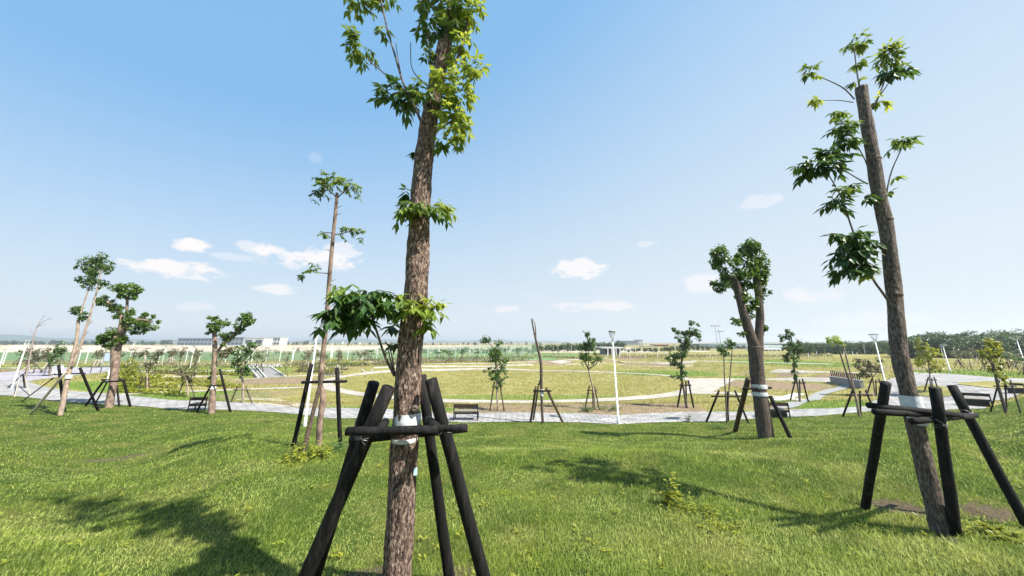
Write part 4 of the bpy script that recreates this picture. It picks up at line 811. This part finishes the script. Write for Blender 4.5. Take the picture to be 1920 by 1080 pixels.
def rows(name, label, regs, m, seed, h=.35, L_=.16):
    """low planting set out in rows along the banks"""
    rr = random.Random(seed); mb = MB()
    for (pa, pb, n, r) in regs:
        for i in range(n):
            f = i/(n-1); q = (pa[0]+(pb[0]-pa[0])*f, pa[1]+(pb[1]-pa[1])*f); c = G(*q)
            for k in range(16):
                v = Vector((rr.gauss(0, .5), rr.gauss(0, .5), rr.uniform(0, 1)))*r; p = c+v; d = Vector((rr.uniform(-1, 1), rr.uniform(-1, 1), rr.uniform(-.2, 1))).normalized(); s = d.cross(Vector((rr.uniform(-1,1), rr.uniform(-1,1), .5))).normalized(); b = len(mb.v)
                mb.v += [p, p+d*L_+s*L_*.4, p+d*L_*2, p+d*L_-s*L_*.4]; mb.f.append([b, b+1, b+2, b+3]); mb.t.append(min(1, max(0, rr.gauss(.4, .3))))
    tag(mb.build(name, M[m]), label, 'plants', kind='stuff')
rows('bank_planting', 'rows of low shrubs planted along the far banks behind the round lawn', [((700,680),(1000,673),70,.35),((705,684),(990,677),60,.35),((690,676),(1010,670),80,.35),((560,690),(650,694),26,.35),((560,697),(640,702),22,.35),((550,684),(650,685),28,.35),
     ((215,690),(620,688),60,.5),((240,700),(450,703),30,.5),((640,688),(760,684),34,.4),((1100,672),(1560,669),110,.5),((1120,669),(1560,667),100,.5),((1020,670),(1120,675),40,.4)], 'leaf_dry', 3)
rows('bank_shrubs', 'yellow-green ground cover in clumps on the left bank', [((215,725),(330,728),34,.4),((230,712),(420,718),46,.35),((225,735),(340,742),34,.35),((300,700),(470,705),44,.35),((200,707),(300,710),30,.4),((560,694),(625,697),20,.4),((610,680),(680,684),30,.7),((215,718),(300,720),30,.4),((330,722),(450,727),30,.3)], 'leaf_yellow', 4)

# ------------------------------------------------------------ far trees and saplings: copies of a few grown ones
def copy_tree(r0, loc, sc, rz, label=None):
    r = r0.copy(); COL.objects.link(r); r.location = loc; r.scale = sc; r.rotation_euler = (0, 0, rz)
    if label: r['label'] = label
    for c in list(r0.children):
        d = c.copy(); COL.objects.link(d); d.parent = r
    return r
def proto(name, label, cat, group, seed, leaf, n, L_, thin=False, lobes=9, bark='bark_dark'):
    """a unit tree about 1 m high standing at the origin"""
    rr = random.Random(seed); t = root(name, Vector((0, 0, 0)), label, cat, group); mb = MB()
    if thin: mb.tube([(0,0,-.02),(.01,0,.3),(-.01,.01,.62),(0,0,.9)], [.012,.011,.009,.004], 6)
    else:
        mb.tube([(0,0,-.03),(.01,0,.2),(0,.01,.45),(.01,0,.72)], [.05,.038,.028,.012], 7)
        for k in range(5):
            a_ = k*1.26+rr.random(); mb.tube([(0,0,.28+.06*k), (math.cos(a_)*.16, math.sin(a_)*.16, .48+.05*k), (math.cos(a_)*.27, math.sin(a_)*.27, .6+.04*k)], [.018,.012,.005], 5)
    if thin:
        for k in range(3):
            a_ = k*2.09+.4; st = MB(); st.tube([(math.cos(a_)*.24, math.sin(a_)*.24, -.02), (math.cos(a_)*.02, math.sin(a_)*.02, .40)], [.016, .014], 5); st.build('stake', M['pole_pale' if seed % 2 else 'pole_brown'], t, True)
    mb.build('trunk', M[bark], t, True); fo = MB()
    for k in range(lobes):
        a_ = rr.uniform(0, 6.283)
        if thin: c = Vector((math.cos(a_)*.1, math.sin(a_)*.1, rr.uniform(.5, .95))); R1, R2 = rr.uniform(.07, .14), rr.uniform(.05, .10)
        else: rad = rr.uniform(0, .34); c = Vector((math.cos(a_)*rad, math.sin(a_)*rad, rr.uniform(.16, .86)-rad*.3)); R1, R2 = rr.uniform(.16, .27), rr.uniform(.13, .22)
        foliage(fo, c, R1, R1, R2, n//lobes, L_, rr, rr.uniform(.1, .5), .1)
    fo.build('crown', M[leaf], t); return t
M['wood_leaf'] = leafmat('wood_leaf', (.035,.08,.02), (.02,.05,.014), (.09,.15,.03), .2)
gA = 'trees of the dense dark belt on the right horizon'
big = [proto('broadleaf_tree', 'dark broadleaf tree in the dense right horizon belt', 'tree', gA, 100+k, 'wood_leaf', 3400, .05, lobes=14) for k in range(4)]
gB = 'thin young trees along the far fence'
thin = [proto('sapling', 'thin young tree with sparse leaves in the row before the far fence', 'tree', gB, 120+k, 'leaf_dry' if k else 'leaf_mid', 420, .05, True, 7, 'bark_grey') for k in range(3)]
used = set()
def put(protos, i, loc, h, w, label=None, group=None):
    r0 = protos[i % len(protos)]
    if id(r0) in used: r = copy_tree(r0, loc, (w, w, h), rng.uniform(0, 6.28), label)
    else: used.add(id(r0)); r = r0; r.location = loc; r.scale = (w, w, h); r.rotation_euler.z = rng.uniform(0, 6.28); r['label'] = label or r['label']
    if group: r['group'] = group
    return r
def near(u):
    for lim, nm in ((60,'left of the dead tree'),(150,'behind the far left leaning stems'),(240,'near the cloud-clipped tree'),(330,'right of the cloud-clipped tree'),(400,'left of the pollarded tree'),(480,'right of the pollarded tree'),(560,'behind the dark steps'),(640,'behind the slender pale tree'),(740,'left of the nearest tree'),(860,'right of the nearest trunk'),(960,'behind the narrow sapling'),(1060,'behind the bare sapling'),
                    (1130,'behind the airy round-headed tree'),(1200,'right of the centre lamp post'),(1260,'left of the ragged dark tree'),(1330,'behind the ragged dark tree'),(1400,'behind the twin sapling'),(1470,'behind the forked tree'),(1530,'by the tree with the separate tuft'),(1600,'above the pickets'),(1660,'by the railing lamp post'),(1720,'beside the leaning trunk'),(1780,'right of the leaning trunk'),(1850,'left of the bushy yellow-green tree')):
        if u < lim: return nm
    return 'at the right edge'
def beltline(segs, label, group, protos, seed):
    rr = random.Random(seed); i = 0
    for u0, u1, n, y0, y1, v0, v1 in segs:
        n = int(n*1.7)
        for k in range(n):
            f = (k+rr.uniform(.1, .9))/n; u = u0+(u1-u0)*f; y = rr.uniform(y0, y1); vt = v0+(v1-v0)*f+rr.uniform(-2.5, 3)
            p = P(u, 660, y); top = P(u, vt, y).z; h = (top-.2)/.95; put(protos, i, Vector((p.x, y, .22)), h, h*rr.uniform(.9, 1.5), label+' '+near(u), group); i += 1
beltline([(1690,1760,6,80,92,630,622),(1745,1800,6,80,92,620,626),(1800,1930,11,78,92,630,622),(1790,1930,8,95,105,622,616)], big[0]['label'], gA, big, 1)
beltline([(1480,1700,18,105,125,641,638),(1500,1700,12,130,150,640,638)], 'greyish green tree in the lower far belt', 'trees of the lower belt behind the brown field', big, 2)
beltline([(1000,1110,10,140,165,644,641),(1165,1260,10,130,150,652,650),(1110,1170,5,170,190,639,638),(1250,1330,6,150,170,648,646),(1290,1400,8,190,210,647,646)], 'dark tree in the distant clump', 'trees around the distant halls', big, 3)
beltline([(-30,320,24,480,620,638.5,638.5),(330,620,18,500,650,640,640),(620,1010,22,450,650,642,642)], 'hazy distant tree low on the horizon', 'hazy trees along the left horizon', big, 8)
beltline([(780,1010,26,110,150,653,650)], 'small dark tree in the far row', 'small trees in the far middle row', big, 4)
rr = random.Random(5)
for k in range(72):                       # young trees in front of the fence
    u = rr.uniform(205, 700) if k % 3 else rr.uniform(700, 1060); y = rr.uniform(46, 78)+max(0, (u-600)*.05); x = pixdir(u, 670)[0]*y; z = float(H(x, y)); v = rr.uniform(650, 660)
    top = P(u, v, y).z; put(thin, k, Vector((x, y, z)), max(1.6, top-z), rr.uniform(2.2, 3.6), 'thin young tree before the far fence '+near(u))
for k in range(14):
    u = rr.uniform(1700, 1920); y = rr.uniform(38, 62); x = pixdir(u, 670)[0]*y; z = float(H(x, y)); h = rr.uniform(2.2, 3.2)
    put(thin, k, Vector((x, y, z)), h, rr.uniform(2.4, 3.4), 'thin young tree beyond the plaza '+near(u), 'young trees beyond the plaza')
for k in range(10):
    u = rr.uniform(-10, 150); y = rr.uniform(40, 60); x = pixdir(u, 670)[0]*y; h = rr.uniform(2.2, 3.4)
    put(thin, k, Vector((x, y, float(H(x, y)))), h, rr.uniform(2.4, 3.4), 'thin young tree beyond the side road '+near(u), 'young trees beyond the side road')
# distant lamp posts: one small post, copied
def far_lamp():
    t = root('street_lamp', Vector((0, 0, 0)), 'slim distant white lamp post near the far fence', 'lamp post', 'distant white lamp posts')
    MB().tube([(0,0,0),(0,0,.96)], [.055, .04], 7).build('pole', M['white_metal'], t, True); MB().tube([(0,0,.95),(0,0,.975),(0,0,1.0)], [.1,.28,.25], 10).build('lamp_head', M['grey_metal'], t, True); return t
fl = far_lamp(); first = True
for u, v, y in [(178,652,52),(270,640,62),(330,648,60),(382,648,50),(485,650,62),(505,650,70),(563,652,62),(632,640,66),(645,652,75),(690,648,80),(735,652,82),(812,650,85),(858,650,78),(905,652,95),(955,652,100),(1035,650,100),(1068,644,110),(1120,652,105),(1180,655,110),(1225,655,110),(1256,645,80),(1293,655,95),(1350,655,100),(1430,655,100),(1515,655,110),(1527,655,105),(1600,655,100),(1840,660,60),(1740,650,66),(1762,652,62)]:
    x = pixdir(u, 660)[0]*y; z = float(H(x, y)); h = max(2.6, P(u, v, y).z-z)
    if first: r = fl; first = False; r.location = (x, y, z); r.scale = (1, 1, h)
    else: r = copy_tree(fl, Vector((x, y, z)), (1, 1, h), 0)
    r['label'] = 'slim distant white lamp post '+near(u)
# short white stakes on the far bank
stk = MB(); stk.box((0,0,.5), (.09,.09,1)); st0 = tag(stk.build('marker_stake', M['white_metal']), 'short white marker stake in the planted strip on the far side', 'stake', 'white marker stakes on the far strip')
for k in range(60):
    u = rr.uniform(1130, 1590) if k < 42 else rr.uniform(700, 1000); y = rr.uniform(84, 104); x = pixdir(u, 665)[0]*y
    o = st0 if k == 0 else st0.copy()
    if k: COL.objects.link(o)
    o['label'] = 'short white marker stake in the far strip '+near(u)
    o.location = (x, y, .2); o.scale = (1.2, 1.2, rr.uniform(.8, 1.3))

# ------------------------------------------------------------ distant buildings
M['bldg_white'] = mat('wall_white', (.50,.50,.48), (.42,.42,.41), rough=.8, scale=.2)
M['bldg_grey'] = mat('wall_bluegrey', (.22,.25,.29), (.16,.18,.22), rough=.7, scale=.2)
M['bldg_pale'] = mat('roof_paleblue', (.45,.52,.55), (.38,.45,.48), rough=.5, scale=.2)
M['glass'] = mat('window_dark', (.05,.07,.09), (.03,.045,.06), rough=.15, scale=.5, spec=.6)
M['brick'] = mat('red_brick', (.30,.10,.08), (.2,.07,.06), rough=.8, scale=.6)
M['roof_dark'] = mat('roof_dark', (.09,.09,.10), (.06,.06,.07), rough=.7, scale=.5)
def building(label, u0, u1, vt, y, wall, depth=14, floors=1, wins=8, roof='bldg_white', cat='building', name='building', overhang=.4, winm='glass', roofh=.5, z0=.2, pillars=0):
    a, b_ = P(u0, 650, y), P(u1, 650, y); h = P((u0+u1)/2, vt, y).z-z0; w = b_.x-a.x; cx = (a.x+b_.x)/2; t = root(name, Vector((cx, y, z0)), label, cat)
    MB().box((cx, y+depth/2, z0+(h-roofh)/2), (w, depth, h-roofh)).build('wall', M[wall], t)
    MB().box((cx, y+depth/2, z0+h-roofh/2), (w+overhang*2, depth+overhang*2, roofh)).build('roof', M[roof], t)
    fh = (h-roofh)/floors
    for f in range(floors):
        for k in range(wins):
            ww = w/wins; MB().box((cx-w/2+ww*(k+.5), y-.03, z0+fh*(f+.52)), (ww*.66, .12, fh*.5)).build('window', M[winm], t)
    for k in range(pillars): MB().box((cx-w/2+w*(k+.5)/pillars, y-.9-overhang*.4, z0+(h-roofh)/2), (.35, .35, h-roofh)).build('pillar', M['bldg_white'], t)
    return t
building('long low blue-grey building on the left horizon', 331, 395, 634, 420, 'bldg_grey', floors=2, wins=9, roof='bldg_grey')
building('smaller blue-grey block right of the pollarded tree on the horizon', 424, 454, 632, 430, 'bldg_grey', floors=2, wins=4, roof='bldg_grey')
building('large plain white hall on the left horizon', 455, 493, 633, 380, 'bldg_white', floors=1, wins=2, roof='bldg_white')
building('white building with dark bays beside the plain white hall', 495, 523, 632, 400, 'bldg_white', floors=2, wins=5, roof='bldg_white')
building('small open pavilion with flat white roof and dark openings by the centre lamp post', 1133, 1163, 651, 105, 'bldg_grey', 6, 1, 4, 'bldg_white', overhang=1.2, roofh=.35, pillars=4)
building('blue-grey apartment block on the horizon right of the centre lamp post', 1162, 1197, 639, 520, 'bldg_grey', 20, 4, 8, 'bldg_grey')
building('narrow tower with pale side next to the blue-grey apartment block', 1197, 1206, 637, 525, 'bldg_white', 16, 4, 2, 'roof_dark')
building('low white shed between the apartment block and the red roof', 1208, 1226, 648, 300, 'bldg_white', 12, 1, 3, 'bldg_white')
building('low red-roofed building behind the dark tree clump', 1229, 1254, 646, 320, 'brick', 12, 1, 4, 'brick')
building('long flat white canopy roof on the horizon behind the distant trees', 1297, 1480, 643, 330, 'bldg_pale', 10, 1, 10, 'bldg_white', overhang=3, roofh=.8)
building('long low shelter with pale roof and dark underside left of the twin sapling', 1300, 1342, 659, 140, 'roof_dark', 8, 1, 5, 'bldg_white', overhang=1.0, roofh=.5, pillars=6)
building('wide hall with pale blue roof behind the forked tree', 1370, 1462, 647, 200, 'bldg_grey', 30, 2, 12, 'bldg_pale', overhang=1.5, roofh=2.4)
building('low red brick building with white roof edge right of the forked tree', 1432, 1468, 654, 150, 'brick', 10, 1, 7, 'bldg_white', overhang=1, roofh=.5, pillars=5)
for k, (u0, u1, vt, y) in enumerate([(1010,1022,646,520),(560,574,641,700),(620,640,640,900),(660,672,641,800),(300,322,637,700),(1056,1075,646,480),(975,990,645,650)]):
    building(['small white house on the horizon right of the narrow sapling','tiny pale building on the horizon left of the slender tree','pale building on the horizon behind the slender tree','tiny pale building on the horizon right of the slender tree','grey building on the horizon left of the long blue-grey one','low white house on the horizon left of the airy tree','low pale building on the horizon left of the bare sapling'][k], u0, u1, vt, y, ['bldg_white','bldg_white','bldg_pale','bldg_white','bldg_grey','bldg_white','bldg_pale'][k], 12, 2, 4)
def mast():
    y = 240; b = P(1349, 650, y); b.z = .2; top = P(1349, 611, y).z; t = root('floodlight_mast', b, 'tall thin twin-pole floodlight mast above the distant halls', 'mast')
    for s in (-1.2, 1.2): MB().tube([b+Vector((s, 0, 0)), b+Vector((s, 0, top-.2-(2.5 if s > 0 else 0)))], [.22, .15], 6).build('pole', M['grey_metal'], t)
    MB().box(Vector((b.x-.6, y, top)), (6.6, 1, .9)).build('lamp_bar', M['grey_metal'], t); MB().box(Vector((b.x+2.4, y, top-4)), (4.0, 1, 1.0)).build('lamp_bar', M['grey_metal'], t)
mast()
# ------------------------------------------------------------ hills
def hills():
    n = 260; V = []; f = []; rr = random.Random(9)
    prof = lambda a: max(2., 12+16*math.exp(-((a+.50)/.10)**2)+15*math.exp(-((a+.04)/.03)**2)*1.7+20*math.exp(-((a+.10)/.05)**2)+26*math.exp(-((a+.36)/.07)**2)+24*math.exp(-((a+1.0)/.22)**2)+6*math.sin(a*23)+4*math.sin(a*57+1)-10*float(smooth(.1, .3, a)))
    for i in range(n+1):
        a_ = -1.3+2.6*i/n; h = prof(a_)
        for j in range(7):
            R__ = 3000+j*160; q = [0, .55, .9, 1, .85, .5, 0][j]; V.append((math.sin(a_)*R__, math.cos(a_)*R__, .1+h*q*(1+.12*math.sin(a_*90+j))))
    for i in range(n):
        for j in range(6): f.append([i*7+j, (i+1)*7+j, (i+1)*7+j+1, i*7+j+1])
    m = mat('far_wood', (.06,.10,.05), (.035,.06,.03), rough=.95, scale=.02)
    tag(npmesh('hills', np.array(V), [np.array(f)], m, smooth_=True), kind='structure')
hills()
# ------------------------------------------------------------ the humid air
def haze():
    m = bpy.data.materials.new('haze'); m.use_nodes = True; N = m.node_tree.nodes; N.remove(N['Principled BSDF']); v = N.new('ShaderNodeVolumePrincipled')
    v.inputs['Color'].default_value = (.88,.94,1,1); v.inputs['Density'].default_value = HAZE; v.inputs['Anisotropy'].default_value = .3
    m.node_tree.links.new(v.outputs[0], N['Material Output'].inputs['Volume'])
    mb = MB(); mb.box((0, 0, 23), (19000, 19000, 52)); tag(mb.build('haze', m), kind='stuff')
HAZE = .00040
haze()
